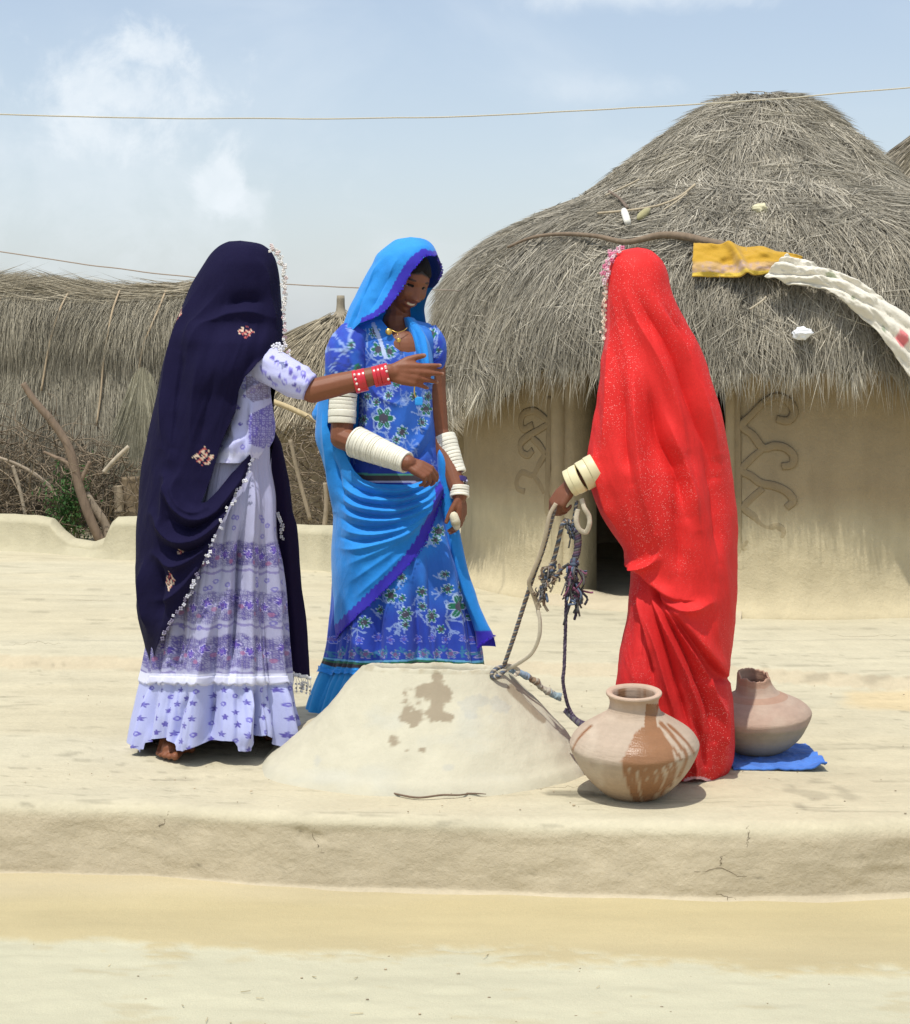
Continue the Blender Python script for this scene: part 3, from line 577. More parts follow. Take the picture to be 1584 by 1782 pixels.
# ------------------------------------------------------------------ other thatched buildings
def cone_hut(name, c, apex, R, ez, zg, label, nst, dens_front, finial=None, wallr=0.85, colr=(0.33, 0.285, 0.2), flare=1.15, curve=0.75):
    h = empty(name, (c[0], c[1], zg)); tag(h, label, 'hut', 'thatched huts')
    def pt(th, s, lift=0.0):
        r = R * s ** flare + lift; z = apex - (apex - ez) * s ** (1 / curve) if False else apex - (apex - ez) * s
        return np.stack([c[0] + r * np.sin(th), c[1] - r * np.cos(th), z + 0.03 * fbm(th * 3, s * 3)], -1)
    T2, S2 = np.meshgrid(np.linspace(0, 2 * math.pi, 61), np.linspace(0, 1, 20)); b = pt(T2, S2, -0.01); lo = b[-1:].copy(); lo[..., :2] = np.array(c) + (lo[..., :2] - np.array(c)) * 0.5; lo[..., 2] += 0.1
    V = np.concatenate([b, lo]); mk('thatch_bed', V, [grid_faces(V.shape[0], V.shape[1])], M_under, h, col=np.tile([0.15, 0.13, 0.09], (V.size // 3, 1)))
    th = rng.uniform(-dens_front, dens_front, nst); s = np.sqrt(rng.uniform(0.0005, 1, nst)); p = pt(th, s, 0.01); dn = norm(pt(th, np.minimum(s + 0.02, 1.2)) - pt(th, s)); tg = np.stack([np.cos(th), np.sin(th), 0 * th], -1); nm = norm(np.cross(tg, dn)); nm = np.where(nm[:, 2:] < 0, -nm, nm)
    d = norm(dn + tg * (0.12 * rng.normal(size=nst))[:, None] + nm * (0.03 * rng.random(nst))[:, None]); cols = np.array(colr) * np.clip(rng.normal(1, 0.25, nst), 0.4, 1.6)[:, None]
    V, Fc, Cc = straws(p + nm * (0.02 * rng.random(nst))[:, None], d, rng.uniform(0.15, 0.35, nst), rng.uniform(0.0018, 0.0038, nst), np.zeros((nst, 3)), cols); o = mk('thatch', V, Fc, M_thatch, h, col=Cc, smooth=False); tag(o, kind='stuff')
    t2, z2 = np.meshgrid(np.linspace(0, 2 * math.pi, 60), np.linspace(zg, ez + 0.12, 8)); rw = R * wallr
    V = np.stack([c[0] + rw * np.sin(t2), c[1] - rw * np.cos(t2), z2], -1); mk('wall', V, [grid_faces(8, 60, True)], M_mudwall, h, col=np.tile([0.40, 0.33, 0.22], (V.size // 3, 1)))
    if finial:
        mb = MB(); z0 = apex - 0.05; mb.tube([(c[0], c[1], z0 + (finial) * k_) for k_ in np.linspace(0, 1, 7)], [0.11, 0.06, 0.036, 0.032, 0.03, 0.03, 0.028], 10, (0.30, 0.26, 0.19)); mb.build('finial', M_wood, h)
    return h
c0 = P(593, 545, 12.2)[()]
bh = cone_hut('thatched_hut', (c0[0], c0[1]), c0[2] + 0.01, 1.3, 0.80, -0.05, 'small cone-roofed hut with a stub finial, between the two blue-clad women', 15000, 2.2, 0.17, flare=0.92)
p = P(np.array([466., 500., 530., 556.]), np.array([695., 708., 722., 735.]), 10.7); mb = MB(); mb.tube(smooth_path(p, 12), 0.026, 8, (0.5, 0.40, 0.23), flat=0.7); mb.build('eave_pole', M_wood, bh)
c1_ = P(1672, 150, 13.5)[()]
cone_hut('thatched_hut', (c1_[0], c1_[1]), 3.22, 2.5, 1.3, -0.05, 'distant thatch roof slope at the right edge behind the big hut', 14000, 2.6, colr=(0.29, 0.255, 0.195), flare=0.95)

# long thatched building at the left
LB_D = 11.2
lb = empty('thatched_building', (-2.5, LB_D + 0.6, -0.05)); tag(lb, 'long straw-thatched building with rope ties behind the low wall at left', 'building')
def lb_pt(x, s, lift=0.0):
    """s 0 at the ridge, 1 at the bottom of the front"""
    top = 1.675 + 0.03 * fbm(x * 1.3, 3.3) + 0.02 * ss(-x, 2.7, 3.15) - 0.03 * np.exp(-((x + 2.3) / 0.28) ** 2)
    y = LB_D + 0.62 - 0.62 * np.sqrt(np.clip(1 - (1 - np.clip(s / 0.42, 0, 1)) ** 2, 0, 1)) - 0.10 * ss(s, 0.4, 0.9) + 0.035 * fbm(x * 2.2, s * 3, 1.7); z = top - (top - 0.36 + 0.10 * fbm(x * 2.5, 6.6)) * s ** 1.25
    return np.stack([x + 0 * s, y - lift, z + lift * 0.3 * (s < 0.3)], -1)
xs = np.linspace(-4.7, -1.36, 80); s_ = np.linspace(0, 1, 40); X2, S2 = np.meshgrid(xs, s_); fr = lb_pt(X2, S2); bk = fr[::-1].copy(); bk[..., 1] = 2 * (LB_D + 0.62) - bk[..., 1] + 0.3
V = np.concatenate([bk, fr]); mk('thatch_bed', V, [grid_faces(80, 80)], M_under, lb, col=np.tile([0.15, 0.125, 0.08], (V.size // 3, 1)))
bw = np.array([(-4.7, LB_D + 1.0, -0.2), (-1.36, LB_D + 1.0, -0.2), (-1.36, LB_D + 1.0, 1.4), (-4.7, LB_D + 1.0, 1.4)]); mk('back_wall', np.vstack([bw, bw + np.array([0, .15, 0])]), [np.array([[0, 1, 2, 3], [7, 6, 5, 4], [0, 4, 5, 1], [3, 2, 6, 7]])], M_dark, lb, smooth=False)
n = 52000; x = rng.uniform(-4.65, -1.40, n); s = rng.uniform(0.02, 0.93, n); p = lb_pt(x, s, 0.005); dn = norm(lb_pt(x, np.minimum(s + 0.02, 1)) - lb_pt(x, s))
sw = 0.10 * rng.normal(size=n) + 0.25 * fbm(x * 5, s * 5, 3); cr_ = rng.random(n) < 0.10; sw = np.where(cr_, rng.uniform(-1.6, 1.6, n), sw)
d = norm(dn + np.array([1, 0, 0]) * sw[:, None] + np.array([0, -1, 0.1]) * (0.02 + 0.10 * rng.random(n) * (s > 0.6))[:, None])
cols = (np.array([0.315, 0.285, 0.215]))[None] * np.clip(rng.normal(1, 0.25, n), 0.4, 1.6)[:, None] * (1 + 0.2 * fbm(x * 3, s * 3, 5))[:, None]
V, Fc, Cc = straws(p - np.array([0, 1, 0]) * (0.03 * rng.random(n))[:, None], d, rng.uniform(0.12, 0.32, n), rng.uniform(0.0012, 0.0026, n), np.zeros((n, 3)), cols); o = mk('thatch', V, Fc, M_thatch, lb, col=Cc, smooth=False); tag(o, kind='stuff')
# ridge cap of straw laid lengthwise
n = 11500; x = rng.uniform(-4.65, -1.75, n); s = np.abs(rng.normal(0.0, 0.06, n)); p = lb_pt(x, np.clip(s, 0, 0.16), 0.02) + np.stack([0 * x, 0 * x, 0.025 * rng.random(n)], -1); p[:, 1] += np.where(rng.random(n) < 0.3, rng.uniform(0, 0.4, n), 0)
slope = 0.10 * rng.normal(size=n) + 0.16 * np.sin(x * 3.4 + 0.8); d = norm(np.stack([np.where(rng.random(n) < 0.5, 1, -1) + 0 * x, 0.05 * rng.normal(size=n), slope], -1)); d[:, 2] *= np.sign(d[:, 0])
cols = np.array([0.335, 0.295, 0.215]) * np.clip(rng.normal(1, 0.25, n), 0.4, 1.6)[:, None]; V, Fc, Cc = straws(p, d, rng.uniform(0.15, 0.45, n), rng.uniform(0.0015, 0.003, n), np.zeros((n, 3)), cols); o = mk('ridge_bundle', V, Fc, M_thatch, lb, col=Cc, smooth=False); tag(o, kind='stuff')
for pts in ([(12, 497), (0, 520), (-20, 560)], [(122, 503), (106, 535), (92, 575), (82, 620), (72, 680)], [(208, 506), (196, 540), (187, 585), (180, 630), (175, 690), (168, 740)], [(289, 505), (275, 540), (262, 570), (250, 600), (240, 650)]):
    q = smooth_path(pts, 24); pp = P(q[:, 0], q[:, 1], LB_D); ztop = 1.675; s = np.clip((ztop - pp[:, 2]) / (ztop - 0.36), 0, 1) ** 0.8; w_ = lb_pt(pp[:, 0], s, 0.05); w_[:, 0] = (q[:, 0] - CX) * w_[:, 1] / F; w_[:, 2] = H - (q[:, 1] - HY) * w_[:, 1] / F
    mb = MB(); mb.tube(w_, 0.007, 6, (0.40, 0.31, 0.20)); mb.build('rope_tie', M_cord, lb)
# a bundle of straw hanging at the right of that wall
n = 3600; t = rng.random(n); a_ = rng.uniform(-1, 1, n); base_p = P(248 + 46 * a_ * (0.62 + 0.38 * t) - 8 * t, 638 + 150 * t + 46 * a_ ** 2, 10.85 - 0.07 * np.sqrt(1 - np.clip(a_ ** 2, 0, 1)))
d = norm(np.stack([0.14 * a_ - 0.05 + 0.13 * rng.normal(size=n), -0.05 * rng.random(n), -np.ones(n)], -1)); cols = np.array([0.31, 0.29, 0.21]) * np.clip(rng.normal(1, 0.22, n), 0.4, 1.6)[:, None]
V, Fc, Cc = straws(base_p, d, rng.uniform(0.15, 0.4, n), rng.uniform(0.0015, 0.0028, n), np.zeros((n, 3)), cols); o = mk('straw_bundle', V, Fc, M_thatch, origin=(-2.0, 10.85, 0.3), col=Cc, smooth=False); tag(o, 'grey straw bundle drooping from the long thatched building', 'straw bundle')

# ------------------------------------------------------------------ low mud wall with a worn gap
wp = np.array([(-500, 8.85, 893, 958), (0, 8.7, 894, 953), (60, 8.68, 897, 955), (92, 8.67, 902, 957), (110, 8.66, 922, 959), (130, 8.66, 937, 961), (165, 8.66, 943, 964), (185, 8.65, 936, 966), (197, 8.65, 908, 967), (206, 8.64, 900, 968), (240, 8.62, 899, 969), (330, 8.5, 904, 972), (440, 8.35, 909, 977), (560, 8.1, 915, 984), (640, 7.9, 916, 1000), (720, 7.85, 918, 1010)], float)
wp[:, 1] = (H - 0.045) * F / (wp[:, 3] - HY)
tt = np.linspace(0, len(wp) - 1, 260); wi = np.stack([np.interp(tt, np.arange(len(wp)), wp[:, k_]) for k_ in range(4)], -1)
kern = np.array([1, 2, 3, 2, 1]) / 9.0
for k_ in (2,): wi[2:-2, k_] = np.convolve(wi[:, k_], kern, 'valid')
xw = (wi[:, 0] - CX) * wi[:, 1] / F; ztop = H - (wi[:, 2] - HY) * wi[:, 1] / F; z0 = 0.02
a_s = np.linspace(0, math.pi, 15); th_w = 0.10
secs = []
for k_, a_ in enumerate(np.concatenate([[-1, -0.5], a_s, [5, 6]])):
    if a_ < 0: y_ = wi[:, 1] - th_w - (0.09 if a_ == -1 else 0.012); z_ = np.where(a_ == -1, z0, z0 + 0.06) + 0 * xw; z_ = np.minimum(z_, ztop - 0.04)
    elif a_ > 4: y_ = wi[:, 1] + th_w; z_ = np.full_like(xw, z0 + 0.05 if a_ == 5 else -0.1)
    else:
        y_ = wi[:, 1] - th_w * np.cos(a_); z_ = ztop - 0.045 + 0.045 * np.sin(a_)
    secs.append(np.stack([xw, y_ + 0.012 * fbm(xw * 3, z_ * 4, 2), z_ + 0.006 * fbm(xw * 6, y_ * 6, 3)], -1))
V = np.stack(secs); cw = np.tile([0.44, 0.40, 0.275], (V.size // 3, 1))
o = mk('low_wall', V, [grid_faces(V.shape[0], V.shape[1], True)], M_mudwall, origin=(-1.2, 8.6, 0.02), col=cw); tag(o, 'low rounded mud wall with a worn dip, behind the dark blue veil', 'wall')

# ------------------------------------------------------------------ brushwood, logs, bush
mb = MB()
def twig(c, ln, r, col, flat=0.6):
    d = norm(np.array([rng.normal(), rng.normal() * flat, rng.normal() * 0.6])); pts = [np.array(c)]
    for k_ in range(5):
        d = norm(d + 0.38 * rng.normal(size=3) * np.array([1, flat, 1])); pts.append(pts[-1] + d * ln / 5)
    mb.tube(smooth_path(pts, 9), r * np.linspace(1, 0.35, 9), 4, np.array(col) * rng.uniform(0.55, 1.35))
for i in range(1250):
    if i < 950:
        px, py = rng.uniform(-120, 250), 735 + 190 * rng.random() ** 0.75
        if px > 120 and py < 760 + (px - 120) * 0.3: continue
    else: px, py = rng.uniform(470, 640), rng.uniform(735, 925)
    twig(P(px, py, rng.uniform(10.35, 11.0))[()], rng.uniform(0.12, 0.5), rng.uniform(0.0018, 0.006), (0.20, 0.158, 0.11))
o = mb.build('brushwood', M_wood); tag(o, kind='stuff')
def log(pts, rad, col, label, cat='log', more=()):
    mb = MB(); p = np.array([P(*q)[()] for q in pts]); q = smooth_path(p, 8 * len(p)); t = np.linspace(0, 1, len(q)); r = np.interp(t, np.linspace(0, 1, len(rad)), rad) * (1 + 0.12 * fbm(t * 8, len(pts) * 1.7)); mb.tube(q, r, 10, np.array(col) * (1 + 0.22 * fbm(t * 9, 2.2))[:, None])
    for pts2, rad2 in more:
        p2 = smooth_path(np.array([P(*z)[()] for z in pts2]), 20); mb.tube(p2, np.linspace(rad2[0], rad2[1], 20), 8, np.array(col) * 1.05)
    return tag(mb.build(cat.replace(' ', '_'), M_wood, origin=q[-1]), label, cat)
log([(40, 667, 10.27), (62, 700, 10.27), (92, 735, 10.27), (118, 775, 10.27), (130, 815, 10.27), (140, 855, 10.27), (158, 905, 10.28), (177, 946, 10.30)], [0.019, 0.022, 0.025, 0.026, 0.029, 0.03, 0.03, 0.03], (0.21, 0.155, 0.11), 'tall bare crooked trunk leaning left out of the wall dip', 'tree trunk', more=[([(134, 835, 10.28), (118, 806, 10.29), (95, 795, 10.32), (76, 786, 10.32)], (0.018, 0.008)), ([(140, 838, 10.28), (150, 818, 10.28), (156, 803, 10.28)], (0.017, 0.012))])
log([(150, 858, 10.32), (165, 885, 10.32), (184, 915, 10.34), (189, 945, 10.34)], [0.022, 0.028, 0.03, 0.03], (0.30, 0.24, 0.175), 'short grey log leaning beside the tall bare trunk')
log([(180, 822, 10.37), (200, 800, 10.37), (224, 777, 10.37)], [0.013, 0.015, 0.013], (0.42, 0.36, 0.27), 'pale stick slanting up under the straw bundle', 'stick')
log([(205, 845, 10.52), (208, 880, 10.52), (206, 930, 10.52)], [0.03, 0.032, 0.034], (0.32, 0.26, 0.18), 'thick upright post under the eave near the blue veil', 'post')
log([(226, 830, 10.57), (228, 880, 10.57), (224, 930, 10.57)], [0.06, 0.055, 0.06], (0.24, 0.185, 0.12), 'stout dark post right against the navy veil', 'post')
log([(-20, 790, 10.37), (30, 808, 10.37), (70, 832, 10.37), (96, 862, 10.37), (112, 930, 10.37)], [0.008, 0.01, 0.012, 0.012, 0.012], (0.33, 0.27, 0.2), 'thin bent branch across the brushwood heap', 'branch')
log([(22, 810, 10.37), (34, 850, 10.37), (46, 905, 10.37)], [0.012, 0.012, 0.01], (0.37, 0.31, 0.23), 'slim pale branch upright in the brushwood at left edge', 'branch')
log([(505, 765, 10.22), (520, 830, 10.22), (540, 905, 10.22)], [0.012, 0.013, 0.012], (0.32, 0.26, 0.18), 'slim branch leaning in brushwood between dark and light blue veils', 'branch')
log([(566, 840, 10.22), (568, 880, 10.22), (564, 925, 10.22)], [0.014, 0.015, 0.016], (0.33, 0.27, 0.19), 'upright branch by the light blue veil', 'branch')
# brown straw clump in the heap
bush = empty('green_bush', P(122, 945, 10.34)[()]); tag(bush, 'small leafy green bush behind the dip in the low wall', 'bush')
mb = MB()
for i in range(16):
    b0 = P(rng.uniform(105, 140), 940, 10.34)[()]; tp = P(rng.uniform(88, 150), rng.uniform(825, 900), rng.uniform(10.3, 10.4))[()]; mb.tube(smooth_path([b0, (b0 + tp) / 2 + np.array([0, 0, 0.03]), tp], 8), 0.003, 5, (0.12, 0.13, 0.05))
mb.build('stem', M_wood, bush)
LV, LF, LC = [], [], []
for i in range(900):
    c = P(120 + 19 * rng.normal(), 880 + 30 * rng.normal(), 10.34 + 0.03 * rng.normal())[()]; a_ = norm(rng.normal(size=3)); b_ = norm(np.cross(a_, rng.normal(size=3))); w_, l_ = 0.006, rng.uniform(0.012, 0.022)
    nrm_ = np.cross(a_, b_) * 0.003; LV += [c - a_ * l_, c + b_ * w_ + nrm_, c + a_ * l_, c - b_ * w_ + nrm_]; LF.append([4 * i, 4 * i + 1, 4 * i + 2, 4 * i + 3]); LC += [np.array([0.055, 0.13, 0.035]) * rng.uniform(0.6, 1.5)] * 4
o = mk('leaves', LV, [np.array(LF)], M_leaf, bush, col=np.array(LC), smooth=False); tag(o, kind='stuff')

# ------------------------------------------------------------------ two lines strung across the yard
def cord(pts, r, col, label):
    p = smooth_path([P(*q)[()] for q in pts], 60); mb = MB(); t = np.linspace(0, 1, 60); p[:, 2] += 0.004 * fbm(t * 22, len(pts)); mb.tube(p, r, 6, col); return tag(mb.build('clothes_line', M_cord, origin=p[0]), label, 'line', 'lines strung over the yard')
cord([(-700, 178, 6.2), (0, 199, 6.2), (350, 206, 6.2), (700, 205, 6.2), (950, 196, 6.2), (1250, 178, 6.2), (1584, 153, 6.2), (2200, 100, 6.2)], 0.0026, (0.50, 0.46, 0.36), 'pale line crossing the sky above all three women')
cord([(-700, 340, 7.6), (0, 438, 7.6), (170, 463, 7.6), (330, 482, 7.6), (500, 495, 7.6), (620, 500, 7.6), (770, 505, 7.7), (800, 506, 7.9)], 0.0028, (0.33, 0.27, 0.22), 'lower brown line sloping behind the women to the hut roof')
# ------------------------------------------------------------------ cloth and body builders
class Loft:
    """cloth hung round a figure: rows give row, left and right outline (photo pixels at depth d0) and front/back bulge in metres"""
    def __init__(s, d0, rows, nv, nf, nb=40, fold=(), pleat=None, e=2.2, keep=None, drop=None, noise=0.004, nscale=9.0, seed=0.0, drape=None):
        rw = np.array([r if len(r) == 6 else tuple(r) + (0.0,) for r in rows], float); ys = np.linspace(rw[0, 0], rw[-1, 0], nv)
        xl, xr, df, db, dc = (pchip(ys, rw[:, 0], rw[:, k]) for k in range(1, 6))
        tf = np.linspace(math.pi, 2 * math.pi, nf + 1); tb = np.linspace(2 * math.pi, 3 * math.pi, nb + 1)[1:-1]; t = np.concatenate([tf, tb]); s.nf, s.nt, s.nv = nf, len(t), nv
        T, Y = np.meshgrid(t, ys); c, sn = np.cos(T), np.sin(T); ex = 2.0 / e
        cx = ((xl + xr) / 2)[:, None]; w = ((xr - xl) / 2)[:, None]
        X = cx + w * np.sign(c) * np.abs(c) ** ex
        dep = d0 + dc[:, None] + np.where(sn < 0, -df[:, None], db[:, None]) * np.abs(sn) ** ex
        V = P(X, Y, np.where(sn < 0, dep, d0 + dc[:, None])); V[..., 1] = dep
        s.T, s.U = T, (T - 1.5 * math.pi) * w.mean() * 1.15
        s.px, s.py = X.copy(), Y.copy(); s.front = np.zeros(V.shape[:2], bool); s.front[:, :nf + 1] = True
        s.keep_cut(V, d0, keep, drop)
        du = np.roll(V, -1, 1) - np.roll(V, 1, 1); dv = np.gradient(V, axis=0); nm = norm(np.cross(dv, du)); ctr = V.mean(1, keepdims=True); sg = ((nm * (V - ctr)).sum(-1) < 0); nm[sg] *= -1
        dsp = noise * 2 * fbm(V[..., 0] * nscale + seed, V[..., 1] * nscale, V[..., 2] * nscale * 0.6, 3)
        if fold: dsp = dsp + np.where(s.front, folds(s.px, s.py, fold), 0)
        if drape:                                                       # long hanging creases: (height, per photo pixel, slant)
            for k_, (a_, fr_, sl_) in enumerate(drape): dsp = dsp + a_ * (0.45 - 2 * np.abs(fbm((s.px + sl_ * (s.py - 800)) * fr_, s.py * fr_ * 0.16, 4.4 + k_ * 3, 3))) * ss(s.py, s.py.min() + 30, s.py.min() + 150)
        if pleat: dsp = dsp + pleat(T, Y)
        s.V = V + nm * dsp[..., None]; s.N = nm
    def keep_cut(s, V, d0, keep, drop):
        nv, nt = s.nv, s.nt; i = np.arange(nv - 1)[:, None] * nt; j = np.arange(nt)[None]; j2 = (j + 1) % nt
        q = np.stack([i + j, i + nt + j, i + nt + j2, i + j2], -1); ok = np.ones(q.shape[:2], bool); fr = np.zeros(ok.shape, bool); fr[:, :s.nf] = True
        fx = (s.px.ravel()[q]).mean(-1); fy = (s.py.ravel()[q]).mean(-1); edges = []
        if keep is not None: ok &= ~fr | in_poly(fx, fy, keep); edges.append(keep)
        for p in drop or (): ok &= ~(fr & in_poly(fx, fy, p)); edges.append(p)
        s.q = q[ok]
        if edges:                                                       # draw the ragged cut onto the true edge line
            cnt = np.bincount(s.q.ravel(), minlength=nv * nt); tot = np.bincount(q.ravel(), minlength=nv * nt); b = (cnt > 0) & (cnt < tot); b = b.reshape(nv, nt) & s.front
            bx, by = s.px[b], s.py[b]; best = np.full(bx.shape, 1e9); nx, ny = bx.copy(), by.copy()
            for p in edges:
                for k in range(len(p)):
                    ax, ay = p[k]; cx, cy = p[(k + 1) % len(p)]; dx, dy = cx - ax, cy - ay; u = np.clip(((bx - ax) * dx + (by - ay) * dy) / (dx * dx + dy * dy + 1e-9), 0, 1)
                    d = np.hypot(bx - ax - u * dx, by - ay - u * dy); m = d < best; best = np.where(m, d, best); nx = np.where(m, ax + u * dx, nx); ny = np.where(m, ay + u * dy, ny)
            m = best < 5; nx, ny = np.where(m, nx, bx), np.where(m, ny, by); V[b, 0] += (nx - bx) * V[b, 1] / F; V[b, 2] -= (ny - by) * V[b, 1] / F; s.px[b], s.py[b] = nx, ny
    def at(s, x, y, lift=0.0):
        """points on the front of the cloth nearest to photo pixels"""
        out = []; fx, fy = s.px[:, :s.nf + 1], s.py[:, :s.nf + 1]
        for a, b in zip(np.atleast_1d(x), np.atleast_1d(y)):
            k = np.unravel_index(np.argmin((fx - a) ** 2 + (fy - b) ** 2), fx.shape); out.append(s.V[k] + s.N[k] * lift)
        return np.array(out)
    def build(s, name, mat, parent, colf, cap=True):
        col = colf(s.px, s.py, s.U, s.T)
        V = s.V.reshape(-1, 3); fs = [s.q]
        used = np.unique(np.concatenate([f.ravel() for f in fs])); mp = -np.ones(len(V), int); mp[used] = np.arange(len(used)); c2 = col.reshape(-1, 3)[used]; V2 = V[used]; fs = [mp[s.q]]
        if cap and (mp[:s.nt] >= 0).all():
            ct = V[:s.nt].mean(0) + np.array([0, 0, 0.004]); V2 = np.vstack([V2, ct]); c2 = np.vstack([c2, c2[0]]); j = np.arange(s.nt); fs.append(np.stack([np.full(s.nt, len(V2) - 1), mp[j], mp[(j + 1) % s.nt]], -1))
        return mk(name, V2, fs, mat, parent, col=c2)
def solid(c): return lambda px, py, U, T: np.tile(np.asarray(c, float), px.shape + (1,))
def lay(c, m, col): m = np.clip(m, 0, 1)[..., None]; return c * (1 - m) + m * np.asarray(col, float)
def star(px, py, cx, cy, r, n=5, a0=-math.pi / 2):
    dx, dy = px - cx, py - cy; an = np.arctan2(dy, dx) - a0; k = 2 * math.pi / n; f = np.abs((an + k / 2) % k - k / 2) / (k / 2); return (np.hypot(dx, dy) < r * (1 - 0.58 * f)) * 1.0
def flower(c, px, py, cx, cy, r, n, petal, line, heart, rot=0.0, sx=1.0):
    dx, dy = (px - cx) / sx, py - cy; rr = np.hypot(dx, dy) / r; an = np.arctan2(dy, dx) + rot; lim = 0.50 + 0.50 * np.abs(np.cos(n * an / 2)) ** 1.1
    c = lay(c, (rr < lim) * 1.0, line); c = lay(c, (rr < lim - 0.13) * 1.0, petal); c = lay(c, (rr < 0.40) * 0.8, heart); return lay(c, (np.abs(np.sin(n * an / 2)) < 0.09) * (rr < lim) * (rr > 0.2) * 0.7, line)
def lace(U, Vv, s):
    a, b = (U / s) % 1 - 0.5, (Vv / s) % 1 - 0.5; r = np.hypot(a, b); m = (np.abs(r - 0.36) < 0.09) | (r < 0.13)
    a2, b2 = (U / s + 0.5) % 1 - 0.5, (Vv / s + 0.5) % 1 - 0.5; r2 = np.hypot(a2, b2); return (m | (np.abs(r2 - 0.22) < 0.07) | (r2 < 0.08)) * 1.0
def motif(c, px, py, cx, cy, r, cols, sx=1.0, seed=0.0):
    """a small stitched lozenge: lines of thread"""
    dx, dy = (px - cx) / sx / r, (py - cy) / r; u, v = (dx + dy) / 1.4, (dx - dy) / 1.4; inside = (np.abs(dx) + np.abs(dy) < 1.25 + 0.3 * fbm(px * 0.3, py * 0.3, seed, 2))
    t1 = np.abs(np.sin(u * 5.2 + seed)) > 0.72; t2 = np.abs(np.sin(v * 5.2)) > 0.75; n = fbm(px * 0.35, py * 0.35, seed + 3, 2)
    c = lay(c, inside * t1 * (n > -0.2) * 0.9, cols[0]); c = lay(c, inside * t2 * (n > -0.05) * 0.9, cols[1]); return lay(c, inside * (n > 0.25) * 0.9, cols[2])

SKIN = np.array([0.170, 0.060, 0.028])
M_skin = material('brown_skin', attr=True, rough=0.55, spec=0.4, var=((30, 0.06, 4),), bump=((500, 0.0004, 3),), sss=0.0)
M_veil_navy = material('navy_cotton', attr=True, rough=0.9, spec=0.12, var=((500, 0.12, 2), (6, 0.10, 3)), bump=((16, 0.005, 4, (1, 1, 0.5)), (900, 0.0005, 2)))
M_print = material('printed_cotton', attr=True, rough=0.75, spec=0.3, sheen=0.1, var=((600, 0.07, 2),), bump=((26, 0.004, 4, (1, 1, 0.4)), (900, 0.0005, 2)))
M_veil_blue = material('blue_muslin', attr=True, rough=0.7, spec=0.25, sheen=0.15, var=((450, 0.09, 2), (40, 0.05, 4)), bump=((22, 0.0045, 4, (1, 1, 0.5)), (700, 0.0006, 2)), trans=0.12)
M_veil_red = material('red_glitter_gauze', attr=True, rough=0.7, spec=0.25, var=((420, 0.10, 2), (150, 0.05, 2)), bump=((14, 0.005, 4, (1, 1, 0.35)), (600, 0.0006, 2)), sparkle=(430, 0.34, 0.87, (0.92, 0.50, 0.46)), trans=0.08)
M_white = material('ivory_bangle', attr=True, rough=0.45, spec=0.45, var=((90, 0.04, 3),))
M_red_bangle = material('red_bangle', attr=True, rough=0.25, spec=0.6)
M_gold = material('gold_ornament', (0.72, 0.48, 0.12), 0.3, spec=0.8); M_gold.node_tree.nodes['Principled BSDF'].inputs['Metallic'].default_value = 0.85
M_lace = material('lace', attr=True, rough=0.85)

def head_shape(mb, c, R, sc=1.0):
    u = np.linspace(0, 2 * math.pi, 150, endpoint=False); v = np.linspace(0, math.pi, 120)[1:-1]
    def fn(V, S):
        x, y, z = (S * np.array([0.071, 0.094, 0.112])).T.copy()
        low = ss(-z, 0.01, 0.105); x = x * (1 - 0.36 * low ** 1.2); y = np.where(y < 0, y * (1 - 0.62 * ss(-z, 0.015, 0.085)), y); y = np.where(y > 0, y * (1 - 0.10 * ss(-z, 0.05, 0.11)), y)
        y = np.where(y > 0.03, 0.03 + (y - 0.03) * 0.90, y); f = ss(S[:, 1], 0.05, 0.45)
        G = lambda gx, gz, sx, sz: np.exp(-((x - gx) / sx) ** 2 - ((z - gz) / sz) ** 2) * f
        d = 0.006 * (G(-0.03, 0.026, 0.022, 0.009) + G(0.03, 0.026, 0.022, 0.009)) - 0.015 * (G(-0.031, 0.006, 0.017, 0.011) + G(0.031, 0.006, 0.017, 0.011)) + 0.0055 * (G(-0.031, 0.004, 0.011, 0.0075) + G(0.031, 0.004, 0.011, 0.0075))
        nz = np.clip((0.012 - z) / 0.052, 0, 1); d += 0.031 * nz ** 1.15 * np.exp(-(x / (0.0085 + 0.0075 * nz)) ** 2) * (1 - ss(-z, 0.038, 0.047)) * f
        d += 0.010 * (G(-0.0145, -0.034, 0.0075, 0.007) + G(0.0135, -0.034, 0.0075, 0.007)); d += 0.011 * (G(-0.042, -0.026, 0.019, 0.016) + G(0.042, -0.026, 0.019, 0.017))
        zm = -0.060 + 0.010 * (x / 0.028) ** 2; wm = np.exp(-(np.abs(x) / 0.03) ** 4) * f
        d += wm * (0.0065 * np.exp(-((z - zm - 0.0085) / 0.005) ** 2) + 0.0075 * np.exp(-((z - zm + 0.009) / 0.0055) ** 2) - 0.003 * np.exp(-((z - zm) / 0.004) ** 2))
        d += 0.012 * G(0, -0.097, 0.018, 0.014) - 0.004 * G(0, -0.078, 0.02, 0.006); d -= 0.006 * (np.exp(-((np.abs(x) - 0.031 - 0.12 * (-0.035 - z)) / 0.005) ** 2 - ((z + 0.050) / 0.018) ** 2) * f)
        y = y + d; return np.stack([x, y, z], -1) * sc
    nu, nv = 150, 120
    mb.ell(c, (1, 1, 1), M=R, nu=nu, nv=nv, fn=fn)
    for sgn in (-1, 1): mb.ell(np.array(c) + R @ (np.array([sgn * 0.071, -0.008, -0.012]) * sc), (0.007 * sc, 0.016 * sc, 0.03 * sc), M=R, nu=12, nv=10)
def frame(f, up):
    f = norm(np.array(f, float)); up = np.array(up, float); up = norm(up - f * (up @ f)); return np.stack([np.cross(f, up), f, up], 1)
